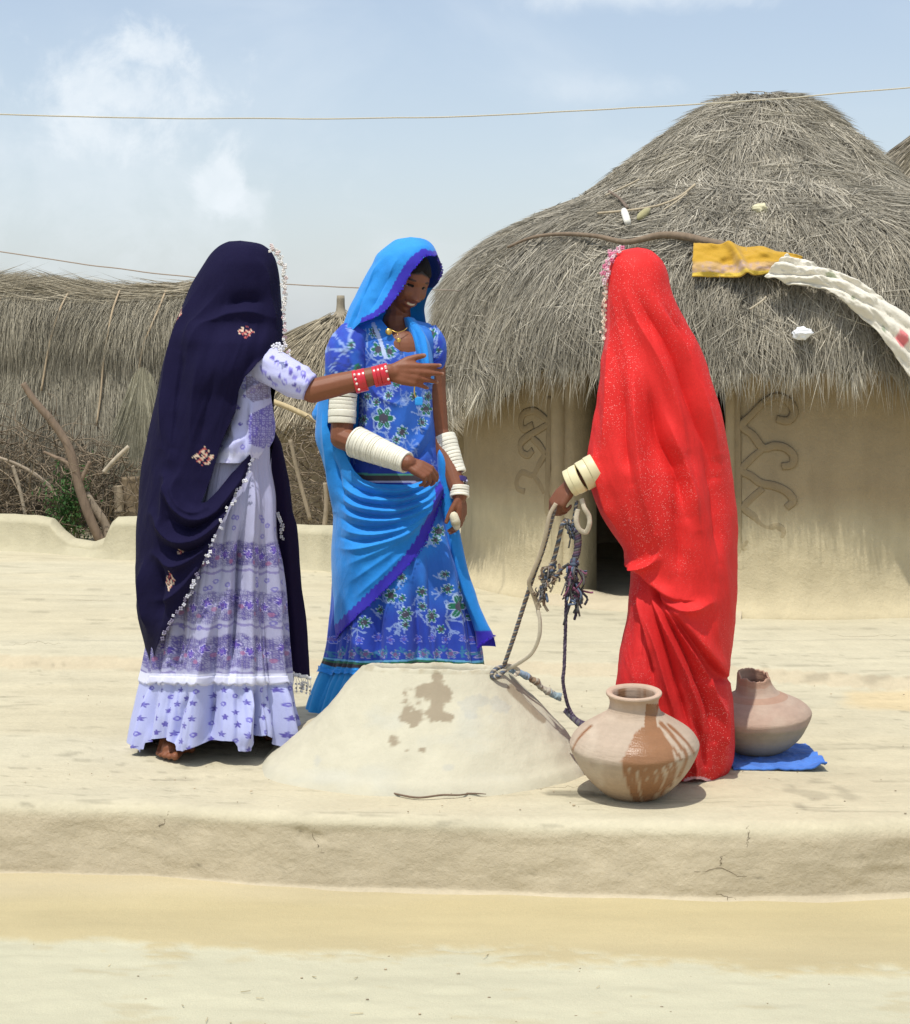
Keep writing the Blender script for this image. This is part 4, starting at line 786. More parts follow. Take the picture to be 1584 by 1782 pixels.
def face_paint(V, c, R, sc=1.0):
    q = (V - np.array(c)) @ R / sc; x, y, z = q.T; f = (y > 0.035) & (np.abs(q) < 0.14).all(1); col = np.tile(SKIN * np.array([1.12, 1.14, 1.14]), (len(V), 1)); G = lambda gx, gz, sx, sz: np.exp(-((np.abs(x) - gx) / sx) ** 2 - ((z - gz) / sz) ** 2) * f
    col = lay(col, 0.85 * ss(G(0.033, 0.0285 - 0 * x, 0.017, 0.0046), 0.3, 0.6), (0.012, 0.007, 0.006))
    col = lay(col, 0.9 * ss(G(0.031, 0.006, 0.0145, 0.0048), 0.35, 0.6), (0.018, 0.008, 0.006)); col = lay(col, 0.5 * ss(G(0.038, 0.0035, 0.004, 0.0022), 0.4, 0.7), (0.40, 0.33, 0.28))
    zm = -0.060 + 0.010 * (x / 0.028) ** 2; dz = z - zm; lipw = ss(0.027 - np.abs(x), 0, 0.006) * f
    col = lay(col, lipw * ss(0.0145 - np.abs(dz), 0, 0.003) * 0.6, (0.16, 0.038, 0.028)); col = lay(col, lipw * ss(0.0046 - np.abs(dz), 0, 0.0015) * ss(0.019 - np.abs(x), 0, 0.005), (0.60, 0.52, 0.40)); col = lay(col, f * ss(np.exp(-((np.abs(x) - 0.0265) / 0.003) ** 2 - (dz / 0.005) ** 2), .4, .7) * .7, (0.05, 0.016, 0.01))
    col = lay(col, ss(np.exp(-((np.abs(x) - 0.0075) / 0.004) ** 2 - ((z + 0.0425) / 0.003) ** 2) * f, 0.4, 0.7) * 0.8, (0.03, 0.01, 0.006)); return col
def hand(mb, wrist, X, Z, side=1, sc=1.0, curls=((20, 25, 20),) * 4, spread=6, thumb=(0.62, 0.62, -0.35), tcurl=20, wr=0.026):
    """wrist, direction of the fingers, back-of-hand normal; five fingers of unequal length, each bent at three joints"""
    w = np.array(wrist, float); X = norm(np.array(X, float)); Z = np.array(Z, float); Z = norm(Z - X * (Z @ X)); Y = norm(np.cross(Z, X)) * side; nails = []
    ys = (0.028, 0.0095, -0.0095, -0.027); kx = (0.086, 0.090, 0.085, 0.076); ln = (0.070, 0.077, 0.071, 0.055); rr = (0.0090, 0.0094, 0.0088, 0.0078)
    mb.chain([w - X * 0.02 * sc, w + X * 0.012 * sc], [wr * 0.86 * sc, wr * 0.82 * sc])
    for i in range(4):
        k = w + (X * kx[i] + Y * ys[i]) * sc; mb.chain([w + (X * 0.008 + Y * ys[i] * 0.55) * sc, w + (X * kx[i] * 0.55 + Y * ys[i] * 0.85 + Z * 0.003) * sc, k], [0.0150 * sc, 0.0142 * sc, 0.0118 * sc])
        a = 0; sp = math.radians(spread * (1.5 - i) / 1.5); p = k; pts, rs = [k], [rr[i] * 1.12 * sc]
        for c_, fr, rk in zip(curls[i], (0.45, 0.30, 0.25), (1.0, 0.92, 0.74)):
            a += math.radians(c_); dr = (X * math.cos(a) - Z * math.sin(a)) * math.cos(sp) + Y * math.sin(sp); p = p + dr * ln[i] * fr * sc; pts.append(p); rs.append(rr[i] * rk * sc)
        mb.chain(pts, rs); nails.append(p)
    mb.ell(w + (X * 0.045 - Z * 0.006) * sc, (0.045 * sc, 0.034 * sc, 0.0145 * sc), M=np.stack([X, Y, Z], 1), nu=16, nv=10)
    td = norm(X * thumb[0] + Y * thumb[1] + Z * thumb[2]); b0 = w + (X * 0.016 + Y * 0.018) * sc; b1 = b0 + td * 0.042 * sc; t2 = norm(td + X * math.tan(math.radians(tcurl)) * 0.9); b2 = b1 + t2 * 0.032 * sc; t3 = norm(t2 + X * math.tan(math.radians(tcurl)) * 0.6); b3 = b2 + t3 * 0.024 * sc
    mb.chain([b0, b1, b2, b3], [0.0155 * sc, 0.0125 * sc, 0.0105 * sc, 0.0082 * sc]); nails.append(b3); return nails
def remesh(mb, name, voxel, smooth, paint, origin):
    tmp = mb.build(name + '_raw', None); md = tmp.modifiers.new('r', 'REMESH'); md.mode = 'VOXEL'; md.voxel_size = voxel
    sm = tmp.modifiers.new('s', 'SMOOTH'); sm.factor = 0.5; sm.iterations = smooth
    dg = bpy.context.evaluated_depsgraph_get(); me = bpy.data.meshes.new_from_object(tmp.evaluated_get(dg)); n = len(me.vertices); V = np.empty(n * 3, np.float32); me.vertices.foreach_get('co', V); V = V.reshape(-1, 3).astype(float)
    nl = len(me.loops); li = np.empty(nl, np.int32); me.loops.foreach_get('vertex_index', li); sz = np.empty(len(me.polygons), np.int32); me.polygons.foreach_get('loop_total', sz); st = np.empty(len(me.polygons), np.int32); me.polygons.foreach_get('loop_start', st)
    fs = [np.stack([li[st[sz == k] + i] for i in range(k)], -1) for k in (3, 4) if (sz == k).any()]
    old = tmp.data; bpy.data.objects.remove(tmp); bpy.data.meshes.remove(old); bpy.data.meshes.remove(me)
    return mk(name, V, fs, M_skin, origin=origin, col=paint(V))
def trunk(mb, neck, chest, waist, hip, feet, fdir, wid=(0.17, 0.05)):
    """torso, neck and legs under the clothes; fdir is where the toes point"""
    side = norm(np.cross(fdir, (0, 0, 1.0))); neck, chest, waist, hip = (np.array(v, float) for v in (neck, chest, waist, hip))
    M = np.stack([side, np.array(fdir, float), (0, 0, 1)], 1)
    mb.chain([neck + np.array([0, 0, 0.03]), neck - np.array([0, 0, 0.05]), chest], [0.05, 0.052, 0.09])
    mb.ell(chest, (0.135, 0.092, 0.14), M=M); mb.ell(waist, (0.115, 0.085, 0.14), M=M); mb.ell(hip, (0.115, 0.09, 0.12), M=M)
    for sg, ft in zip((-1, 1), feet):
        ft = np.array(ft, float); h = hip + side * sg * 0.08; kn = (h + ft) / 2 + np.array(fdir) * 0.03; mb.chain([h, kn, ft + np.array([0, 0, 0.075])], [0.085, 0.055, 0.034]); foot(mb, ft, fdir)
def foot(mb, ft, fdir, sc=1.0):
    fd = norm(np.array([fdir[0], fdir[1], 0.0])); sd = np.array([-fd[1], fd[0], 0]); up = np.array([0, 0, 1.0])
    mb.chain([ft - fd * 0.03 * sc + up * 0.035 * sc, ft + fd * 0.05 * sc + up * 0.042 * sc, ft + fd * 0.12 * sc + up * 0.024 * sc], [0.034 * sc, 0.032 * sc, 0.023 * sc])
    for i, (o, l, r) in enumerate(((0.030, 0.052, 0.0125), (0.010, 0.050, 0.0095), (-0.007, 0.045, 0.009), (-0.022, 0.037, 0.0085), (-0.035, 0.028, 0.008))):
        b = ft + fd * (0.11 - 0.006 * i) * sc + sd * o * sc + up * 0.018 * sc; mb.chain([ft + fd * 0.07 * sc + sd * o * 0.7 * sc + up * 0.028 * sc, b, b + fd * l * 0.6 * sc + up * 0.0 - up * (0.018 - r) * sc, b + fd * l * sc - up * (0.019 - r) * sc], [0.02 * sc, r * 1.2 * sc, r * 1.05 * sc, r * sc])
def bangles(parent, a, b, ra, rb, n, mat, col, name='bangle', wob=0.02, gap=0.12, k=26):
    a, b = np.array(a, float), np.array(b, float); ax = norm(b - a); L_ = np.linalg.norm(b - a); u = norm(np.cross(ax, (0.1, 1, 0.2))); v = np.cross(ax, u); M = np.stack([u, v, ax], 1); h = L_ / n * (1 - gap)
    for i in range(n):
        t = (i + 0.5) / n; r = (ra + (rb - ra) * t) * (1 + 0.012 * rng.normal()); hh = h * (1 + 0.10 * rng.normal()); tilt = Matrix.Rotation(wob * rng.normal(), 3, Vector(u)); Mt = np.array(tilt) @ M
        mb = MB(); pr = [(r * 0.72, -hh / 2), (r * 1.0, -hh / 2), (r * 1.012, -hh * 0.4), (r * 1.015, 0), (r * 1.012, hh * 0.4), (r * 1.0, hh / 2), (r * 0.72, hh / 2), (r * 0.72, -hh / 2)]
        c = np.array(col) * (1 + 0.05 * rng.normal()); mb.lathe(pr, a + (b - a) * t, k, Mt, c); mb.build(name, mat, parent)
def lace_edge(parent, pts, n, size, cols, name='lace_trim', hang=0.0, spread=0.4, out=(0, -1, 0)):
    """little stitched florets along an edge"""
    p = smooth_path(pts, n); mb = MB(); out = np.array(out, float)
    for i, c in enumerate(p):
        s_ = size * rng.uniform(0.7, 1.25); c = c + rng.normal(size=3) * size * spread + out * 0.004; col = np.array(cols[rng.integers(len(cols))]) * rng.uniform(0.85, 1.1)
        for a in np.arange(4) * math.pi / 2 + rng.uniform(0, 3): mb.ell(c + np.array([math.cos(a), 0, math.sin(a)]) * s_ * 0.6, (s_ * 0.5, s_ * 0.3, s_ * 0.5), nu=6, nv=4, col=col)
        if hang: mb.tube([c, c + np.array([rng.normal() * 0.2 * hang, 0, -hang * rng.uniform(0.6, 1.2)])], size * 0.16, 4, col)
    o = mb.build(name, M_lace, parent); o['kind'] = 'stuff'; return o
# ------------------------------------------------------------------ the woman in the navy veil
DN = 5.30
hc = P(424, 500, DN)[()]; Rn = frame((0.93, -0.05, -0.28), (0.25, 0, 1))
mb = MB(); head_shape(mb, hc, Rn)
ft1, ft2 = P(290, 1302, 5.30)[()], P(462, 1290, 5.45)[()]; ft1[2] = ft2[2] = 0.004
trunk(mb, P(398, 560, DN)[()], P(392, 655, DN)[()], P(400, 760, DN)[()], P(388, 860, DN)[()], [ft2, ft1], np.array([0.45, -0.89, 0]))
foot(mb, P(313, 1290, 5.25)[()] * np.array([1, 1, 0]) + np.array([0, 0, 0.004]), (-0.10, -0.99, 0), 1.05)
sh, el, wr = P(432, 624, 5.26)[()], P(545, 680, 5.13)[()], P(676, 648, 5.13)[()]
mb.chain([P(400, 615, 5.30)[()], sh, (sh + el) / 2, el, el * 0.7 + wr * 0.3, wr], [0.06, 0.048, 0.042, 0.0385, 0.037, 0.0265])
nl = hand(mb, wr + np.array([0.006, 0, 0]), (1, 0.02, -0.10), (0.05, -1, 0.12), side=1, sc=0.98, curls=((6, 4, 3), (10, 6, 5), (17, 9, 6), (22, 12, 8)), spread=9, thumb=(0.62, 0.50, -0.10), tcurl=34, wr=0.027)
def paint_n(V):
    col = np.tile(SKIN * np.array([1.15, 1.12, 1.05]), (len(V), 1))
    for q in nl: col = lay(col, 0.6 * ss(0.009 - np.linalg.norm(V - q, axis=1), 0, 0.004), (0.45, 0.28, 0.2))
    return col
navy = remesh(mb, 'person', 0.0042, 3, paint_n, (ft1[0] + 0.1, 5.30, 0.0))
tag(navy, 'woman in dark navy veil and lilac printed skirt, reaching out her hand', 'person', 'women round the well')
NV = np.array([0.0075, 0.0060, 0.030])
keepN = [(200, 400), (520, 400), (497, 560), (493, 598), (472, 611), (447, 631), (426, 655), (416, 678), (409, 718), (394, 749), (383, 777), (376, 800), (368, 830), (358, 856), (350, 876), (360, 874), (379, 854), (401, 824), (433, 790), (437, 800), (414, 850), (385, 904), (363, 958), (344, 1000), (321, 1048), (299, 1083), (283, 1109), (268, 1152), (200, 1152)]
rowsN = [(418, 398, 438, .03, .03), (421, 390, 450, .05, .05), (427, 380, 461, .075, .07), (440, 366, 474, .10, .09), (460, 354, 483, .12, .11), (490, 338, 488, .13, .12), (520, 327, 490, .135, .125), (560, 312, 493, .15, .13), (600, 300, 494, .205, .14), (640, 288, 488, .22, .14), (700, 271, 476, .20, .14), (760, 255, 474, .20, .14), (840, 243, 466, .215, .15), (888, 238, 468, .235, .16), (940, 233, 470, .245, .17), (1010, 233, 474, .25, .18), (1074, 240, 478, .255, .19), (1118, 252, 482, .26, .20), (1152, 262, 484, .262, .20)]
foldN = [('r', [(440, 440), (462, 470), (470, 520), (480, 580)], 7, .008), ('r', [(360, 470), (335, 530), (310, 600), (292, 680), (285, 780)], 10, .013), ('r', [(400, 480), (360, 540), (330, 590), (312, 640), (305, 720), (300, 800)], 12, .016), ('r', [(345, 560), (318, 620), (308, 700), (304, 780)], 9, -.018),
         ('r', [(490, 560), (440, 545), (395, 550), (355, 575), (325, 620)], 13, .014), ('r', [(470, 528), (430, 522), (390, 532)], 14, -.014), ('r', [(352, 600), (340, 680), (335, 760), (345, 830)], 14, .010), ('r', [(376, 640), (362, 700), (350, 770)], 9, -.008),
         ('r', [(432, 800), (405, 850), (372, 895), (335, 905), (305, 880), (290, 830)], 9, .022), ('r', [(408, 862), (378, 912), (340, 940), (300, 938), (268, 895)], 10, .022), ('r', [(420, 835), (395, 876), (365, 905), (330, 920), (296, 905)], 6, -.020),
         ('r', [(318, 812), (306, 850), (316, 880), (338, 893), (362, 884)], 8, .016), ('r', [(380, 920), (345, 965), (305, 985), (270, 965)], 10, .018), ('r', [(360, 962), (330, 1010), (300, 1040), (275, 1045)], 9, .014), ('r', [(390, 900), (352, 950), (318, 962), (285, 950)], 6, -.016),
         ('r', [(281, 965), (278, 1020), (282, 1080)], 8, -.016), ('r', [(255, 960), (252, 1030), (262, 1100)], 9, .014), ('r', [(300, 820), (288, 880), (282, 930)], 8, .012), ('s', [(470, 612), (440, 636), (418, 676), (408, 720)], 8, .006)]
foldN = [(k_, p_, w_, a_ * 1.35) for k_, p_, w_, a_ in foldN]
vn_ = Loft(DN, rowsN, 340, 190, 50, foldN, keep=keepN, noise=.006, nscale=7, drape=((.010, .016, .22), (.004, .035, .3)))
def col_navy(px, py, U, T):
    c = np.tile(NV, px.shape + (1,)); fr = np.sin(T) < 0
    for (x, y, r, sx, sd) in ((427, 578, 10, 1.3, 1), (357, 796, 15, 1.0, 2), (320, 550, 13, 0.5, 3), (297, 1010, 14, 0.6, 4), (310, 960, 5, 1, 7)):
        c = np.where(fr[..., None], motif(c, px, py, x, y, r, ((0.45, 0.10, 0.09), (0.55, 0.40, 0.30), (0.62, 0.50, 0.38)), sx, sd), c)
    return c
vn_.build('veil', M_veil_navy, navy, col_navy)
# kurta
rowsK = [(600, 398, 468, .10, .08), (640, 392, 468, .13, .09), (680, 388, 471, .15, .10), (718, 386, 477, .16, .10), (740, 384, 479, .16, .10), (760, 378, 476, .165, .10), (782, 362, 466, .175, .11), (806, 345, 456, .18, .12)]
scal = [(330, 590)] + [(490, 590), (490, 770)] + [(466, 786), (458, 795), (450, 800), (444, 797), (436, 803), (428, 800), (420, 806), (345, 810), (330, 810)]
kN = Loft(DN, rowsK, 120, 90, 30, [('r', [(440, 690), (436, 740), (434, 800)], 6, .010), ('s', [(433, 690), (433, 740), (430, 800)], 6, .006), ('r', [(470, 660), (440, 672), (420, 690)], 7, .010), ('r', [(452, 700), (456, 750), (450, 790)], 7, -.006), ('r', [(400, 720), (410, 760), (404, 800)], 9, .010), ('r', [(385, 790), (410, 775), (428, 760)], 6, .008)], keep=scal, noise=.005, nscale=14)
LIL = np.array([0.45, 0.46, 0.72]); IND = np.array([0.075, 0.055, 0.34])
def lilac(px, py, c):
    for i in range(70):
        x, y = rng.uniform(340, 500), rng.uniform(600, 850); c = lay(c, star(px, py, x, y, rng.uniform(3.5, 5.5)) * 0.9, IND) if i % 2 else lay(c, (np.abs(np.hypot(px - x, py - y) - 3.4) < 1.3) * 0.7, IND * 1.5)
    return c
def col_kurta(px, py, U, T):
    c = lilac(px, py, np.tile(LIL, px.shape + (1,))); lc = lace(px, py, 9.5)
    a = in_poly(px, py, [(428, 655), (472, 655), (472, 692), (440, 700), (428, 690)]); c = lay(c, a * (0.35 + 0.5 * lc), (0.17, 0.14, 0.24))
    b = in_poly(px, py, [(432, 722), (456, 712), (482, 694), (482, 775), (470, 785), (450, 778), (433, 772)]); c = lay(c, b * (0.30 + 0.6 * lc), (0.10, 0.075, 0.38))
    return lay(c, (py > 786 + 3 * np.abs(np.sin(px * 0.4))) * 0.5, (0.66, 0.66, 0.82))
kN.build('kurta', M_print, navy, col_kurta, cap=False)
# sleeve with a pouched, puckered cuff
mb = MB(); p = smooth_path([P(425, 618, 5.26)[()], P(466, 635, 5.185)[()], P(510, 660, 5.14)[()], P(540, 675, 5.13)[()]], 60); t = np.linspace(0, 1, 60); k = 44
mb.tube(p, np.interp(t, [0, .3, .8, .95, 1], [.062, .060, .052, .045, .041]), k, LIL)
V = mb.V[0]; ang = np.tile(np.linspace(0, 2 * math.pi, k, endpoint=False), 60); tt_ = np.repeat(t, k); ctr = np.repeat(p, k, 0); wv = 0.09 * (np.abs(np.sin(4 * ang + 3 * tt_)) - .5) * tt_ + 0.14 * fbm(ang * 1.3, tt_ * 5, 2); V[:60 * k] = ctr + (V[:60 * k] - ctr) * (1 + wv)[:, None]
px, py = pix(V); c = np.tile(LIL * 1.08, (len(V), 1))
for (x, y) in ((474, 622), (498, 634), (452, 640), (512, 670), (487, 656), (528, 655), (505, 648), (470, 660), (533, 684), (520, 640)): c = lay(c, star(px, py, x, y, 5) * .9, IND); c = lay(c, (np.abs(np.hypot(px - x - 8, py - y - 9) - 3.2) < 1.4) * .7, IND * 1.6)
c = lay(c, ss(tt_ if len(tt_) == len(V) else np.concatenate([tt_, [0, 1]]), .965, .985) * .5, (0.16, 0.15, 0.45)); mb.C[0] = c; mb.build('sleeve', M_print, navy)
# skirt: lace-hemmed overlayer bands above a plain starred tier
rowsS = [(770, 356, 466, .13, .12), (808, 340, 467, .15, .13), (872, 318, 476, .18, .15), (936, 298, 478, .20, .16), (984, 285, 486, .205, .17), (1048, 274, 491, .215, .18), (1112, 269, 493, .22, .19), (1170, 261, 497, .23, .20), (1224, 249, 502, .24, .21), (1278, 240, 508, .25, .22), (1304, 236, 507, .25, .22)]
def plS(T, Y):
    g = ss(Y, 790, 1250); r = np.zeros(T.shape)
    for kf, a, ph, dr in ((9, .010, .4, .4), (14, .009, 2.1, -.3), (21, .006, 4.0, .5), (33, .003, 1.0, .9)): r += a * (np.abs(np.sin(kf * T / 2 + ph + dr * (Y - 1000) / 300)) - .5)
    return r * (0.8 + 2.0 * g) + .010 * ss(Y, 1187, 1190) * 0 - .007 * ss(Y, 1189, 1196) + .012 * ss(Y, 1196, 1300)
deep = [('r', [(428, 880), (418, 960), (413, 1050), (405, 1150), (396, 1190)], 9, -.05), ('r', [(448, 1180), (449, 1230), (447, 1300)], 8, -.045), ('r', [(452, 900), (455, 1000), (452, 1100), (450, 1190)], 9, -.016), ('r', [(395, 960), (376, 1060), (352, 1170), (330, 1290)], 11, .016), ('r', [(330, 1110), (300, 1190), (286, 1290)], 10, .014), ('r', [(340, 1195), (318, 1240), (305, 1300)], 7, -.02), ('r', [(280, 1130), (268, 1200), (262, 1300)], 6, -.018), ('r', [(378, 1195), (366, 1240), (350, 1300)], 8, -.018), ('r', [(434, 1190), (432, 1240), (424, 1300)], 9, .03), ('r', [(480, 1180), (483, 1240), (494, 1300)], 10, .02), ('r', [(440, 830), (436, 900), (434, 960)], 8, .012)]
dropS = [[(255, 1310), (258, 1293), (268, 1286), (288, 1284), (302, 1290), (312, 1302), (318, 1310)], [(230, 1310), (234, 1299), (246, 1301), (254, 1303), (256, 1310)], [(322, 1310), (330, 1302), (352, 1294), (380, 1288), (405, 1286), (412, 1298), (413, 1310)], [(431, 1310), (435, 1296), (446, 1284), (460, 1278), (470, 1284), (478, 1296), (486, 1302), (500, 1296), (508, 1286), (512, 1310)]]
sN = Loft(DN, rowsS, 420, 250, 60, deep, plS, drop=dropS, noise=.003, nscale=10)
def col_skirt_n(px, py, U, T):
    base = np.tile(np.array([0.365, 0.37, 0.56]), px.shape + (1,)); c = base; V_ = py + 3 * np.sin(U * .05)
    c = lay(c, (py < 1188) * (0.18 + .1 * fbm(U * .02, py * .02)), (0.42, 0.40, 0.50))
    for yb, h in ((965, 36), (1055, 46), (1136, 52)):
        h_ = h * (0.9 + .2 * np.abs(np.sin(U * .12))); m = ss(h_ / 2 + 5 - np.abs(V_ - yb), 0, 5); rag = ss(fbm(U * .09, V_ * .09, 3) + .25, -.1, .5)
        c = lay(c, m * rag * .6, (0.17, 0.14, 0.29)); c = lay(c, m * lace(U + 3 * fbm(U * .05, V_ * .05, 8), V_ + 3 * fbm(U * .05, V_ * .05, 6), 8.3) * (.55 + .4 * rag), (0.085, 0.07, 0.27)); low = np.abs(V_ - (yb + h / 2 + 9 + 4 * np.abs(np.sin(U * .12)))) < 2.2; c = lay(c, low * .7, (0.16, 0.13, 0.36))
        for i, u in enumerate(np.arange(-340, 340, 23.0)):
            vy = yb - h * .12 + (5 if i % 2 else -4); c = flower(c, U, V_, u, vy, 9.5, 6, IND * 1.05, (0.50, 0.46, 0.72), (0.17, 0.1, 0.45), i, 1); c = lay(c, (np.hypot(U - u - 11, V_ - vy - 13) < 4) * .6, (0.36, 0.12, 0.24))
    for i in range(120):
        u, v = -330 + 660 * rng.random(), rng.choice([905, 925, 1005, 1018, 1090, 1100]) + rng.normal() * 5; c = lay(c, (np.abs(np.hypot(U - u, V_ - v) - 3.2) < 1.3) * .75, (0.13, 0.11, 0.42))
    tier = py > 1190
    c = np.where(tier[..., None], np.tile(np.array([0.41, 0.44, 0.70]), px.shape + (1,)), c)
    for i, u in enumerate(np.arange(-330, 330, 17.0)):
        for j, v in enumerate(np.arange(1200, 1310, 25.0)):
            y0 = v + (12 if i % 2 else 0) + rng.normal() * 2
            if (i + j) % 3: c = lay(c, star(U, py, u + rng.normal() * 2, y0, 5.8, 5) * tier * .92, IND)
            else: c = lay(c, (np.abs(np.hypot(U - u, py - y0) - 2.9) < 1.3) * tier * .85, IND * 1.3)
    c = lay(c, tier * (np.abs((U + 340) % 17 - 8.5) < 1.3) * .25, (0.30, 0.32, 0.7))
    sc_ = 1186 + 7 * np.abs(np.sin(U * .16)); return lay(c, (py > 1172) * (py < sc_) * .9, (0.70, 0.71, 0.84))
sN.build('skirt', M_print, navy, col_skirt_n, cap=False)
# scalloped white lace where the overlayer ends
uu = np.linspace(262, 494, 44); sc_p = sN.at(uu, 1186 + 0 * uu, .004)
def ribbon(parent, lf, xs, ya, yb, name, mat, col, sc_, lift=.004, thick=.002):
    rows_ = [lf.at(xs, ya + (yb(xs) - ya) * k_, lift + .004 * k_) for k_ in np.linspace(0, 1, 5)]; V = np.stack(rows_); o = mk(name, V, [grid_faces(5, len(xs))], mat, parent, col=np.tile(col, (V.size // 3, 1))); md = o.modifiers.new('thickness', 'SOLIDIFY'); md.thickness = thick
ribbon(navy, sN, np.linspace(262, 496, 120), 1176, lambda x: 1187 + 6 * np.abs(np.sin(x * .17)), 'lace_hem', M_lace, (.60, .61, .76), 0)
# free end of the veil hanging behind, with its tassels
rowsT = [(752, 448, 480, .03, .02), (775, 456, 491, .04, .02), (834, 460, 502, .045, .02), (888, 462, 506, .045, .02), (917, 464, 516, .045, .02), (984, 466, 522, .045, .02), (1064, 470, 530, .045, .02), (1130, 478, 536, .045, .02), (1180, 488, 541, .045, .02)]
tN = Loft(DN + .10, rowsT, 150, 40, 16, [('r', [(490, 780), (496, 900), (508, 1050), (520, 1175)], 9, .010), ('r', [(482, 900), (494, 1040), (504, 1175)], 7, -.010)], keep=[(440, 740), (560, 740), (560, 1178), (541, 1181), (520, 1179), (494, 1168), (440, 1168)], noise=.005)
tN.build('veil_end', M_veil_navy, navy, solid(NV * np.array([1.25, .95, .85])))
q = tN.at(np.linspace(490, 540, 16), np.linspace(1167, 1180, 16)); mb = MB(); W_ = np.array([0.72, 0.72, 0.70])
for i, b in enumerate(q):
    mb.ell(b, (.007, .004, .006), nu=8, nv=5, col=W_)
    ln = rng.uniform(.028, .055); e = b + np.array([rng.normal() * .006, 0, -ln]); mb.tube(smooth_path([b, (b + e) / 2 + np.array([.004, 0, 0]), e], 5), .0011, 4, W_)
    for k_ in (.55, .8, 1): mb.ell(b + (e - b) * k_, (.0034, .003, .0038), nu=6, nv=4, col=np.array([.42, .40, .36]) if k_ == .8 else W_)
mb.build('tassel_fringe', M_lace, navy)['kind'] = 'stuff'
lace_edge(navy, tN.at([484, 488, 493, 492], [892, 905, 920, 935], .006), 14, .006, [(.72, .72, .72), (.5, .5, .52)], spread=.7)
# lace along the veil's edges
ed = np.array([(436, 800), (425, 825), (414, 850), (399, 880), (385, 904), (374, 932), (363, 958), (353, 980)]); lace_edge(navy, vn_.at(ed[:, 0] + 2, ed[:, 1], .006), 34, .0052, [(.62, .62, .70), (.42, .42, .52), (.70, .70, .74)], spread=1.0)
ed = np.array([(344, 1000), (333, 1024), (321, 1048), (299, 1083), (284, 1107)]); lace_edge(navy, vn_.at(ed[:, 0] + 2, ed[:, 1], .006), 22, .006, [(.30, .28, .36), (.55, .55, .62), (.18, .16, .24)], spread=.5)
ed = [(470, 430), (481, 440), (490, 458), (494, 480), (494, 505), (493, 540), (496, 580), (499, 612), (506, 630), (513, 640)]
p = np.array([P(x + 1, y, 5.22)[()] for x, y in ed]); lace_edge(navy, p[:6], 60, .0058, [(.74, .70, .66), (.62, .52, .50), (.78, .77, .74)], spread=.75); lace_edge(navy, p[5:], 40, .005, [(.74, .70, .68), (.60, .42, .44), (.78, .77, .74)], spread=.6)
# frilled cuff of the veil by the sleeve
lace_edge(navy, np.array([P(478, 606, 5.10)[()], P(488, 604, 5.09)[()], P(492, 612, 5.09)[()]]), 8, .008, [(.72, .72, .8)], name='cuff_frill', spread=.4)
bangles(navy, P(616, 665, 5.13)[()], P(638, 660, 5.13)[()], .0365, .0345, 3, M_red_bangle, (0.50, 0.012, 0.025), gap=.01, wob=.02); bangles(navy, P(650, 656, 5.13)[()], P(677, 650, 5.13)[()], .0325, .0335, 4, M_red_bangle, (0.50, 0.012, 0.025), gap=.01, wob=.02)
mb = MB()
for x, y in ((617, 652), (619, 660), (621, 668), (625, 678), (671, 638), (673, 646), (676, 660)): mb.ell(P(x, y, 5.13 - .036)[()], (.004, .003, .004), nu=8, nv=5, col=(.75, .68, .62))
mb.build('bangle_beads', M_lace, navy)['kind'] = 'stuff'
mb = MB(); c_ = P(283, 1304, 5.13)[()]; mb.lathe([(.0085, -.002), (.0105, 0), (.0085, .002)], (c_[0], c_[1] + .005, .012), 14, np.array(Matrix.Rotation(math.radians(85), 3, 'X')), (.6, .6, .58)); mb.build('toe_ring', M_white, navy)

# ------------------------------------------------------------------ the smiling woman in the light blue veil
DB = 5.83
fB = norm(np.array([math.sin(math.radians(31)) * .93, -math.cos(math.radians(31)) * .93, -.36])); RB = frame(fB, (0.20, 0.0, 1.0)); SB = .98
hcB = P(728, 501, DB - .06)[()] - RB @ np.array([0, .082, .006]) * SB
mb = MB(); head_shape(mb, hcB, RB, SB)
fb1, fb2 = P(640, 1245, 5.85)[()], P(740, 1245, 5.9)[()]; fb1[2] = fb2[2] = .004; fd_ = np.array([.35, -.94, 0])
trunk(mb, P(690, 574, DB + .02)[()], P(684, 650, DB)[()], P(690, 770, DB)[()], P(690, 860, DB)[()], [fb1, fb2], fd_)
mb.chain([hcB + RB @ np.array([0, -.035, -.055]), P(694, 572, DB + .015)[()], P(690, 602, DB - .01)[()]], [.044, .044, .058])
mb.ell(P(698, 612, DB - .06)[()], (.085, .05, .075), nu=20, nv=14)
s1, e1, w1 = P(606, 604, 5.79)[()], P(594, 762, 5.72)[()], P(710, 806, 5.57)[()]
mb.chain([P(650, 596, DB)[()], s1, (s1 + e1) / 2, e1, e1 * .62 + w1 * .38, w1], [.06, .052, .041, .0385, .0385, .0285])
nb1 = hand(mb, w1, (.86, -.08, -.42), (.40, -.78, .62), side=1, sc=.90, curls=((38, 30, 15), (48, 38, 20), (58, 40, 22), (62, 42, 24)), spread=3, thumb=(.78, .34, -.42), tcurl=16, wr=.027)
s2, e2, w2 = P(752, 606, 5.84)[()], P(763, 752, 5.83)[()], P(800, 862, 5.72)[()]
mb.chain([P(725, 598, DB)[()], s2, (s2 + e2) / 2, e2, e2 * .6 + w2 * .4, w2], [.06, .048, .038, .036, .036, .027])
nb2 = hand(mb, w2, (.10, .0, -1), (.93, -.36, .0), side=-1, sc=.88, curls=((28, 26, 14), (26, 26, 14), (22, 24, 14), (18, 20, 12)), spread=3, thumb=(.74, .42, -.5), tcurl=14, wr=.027)
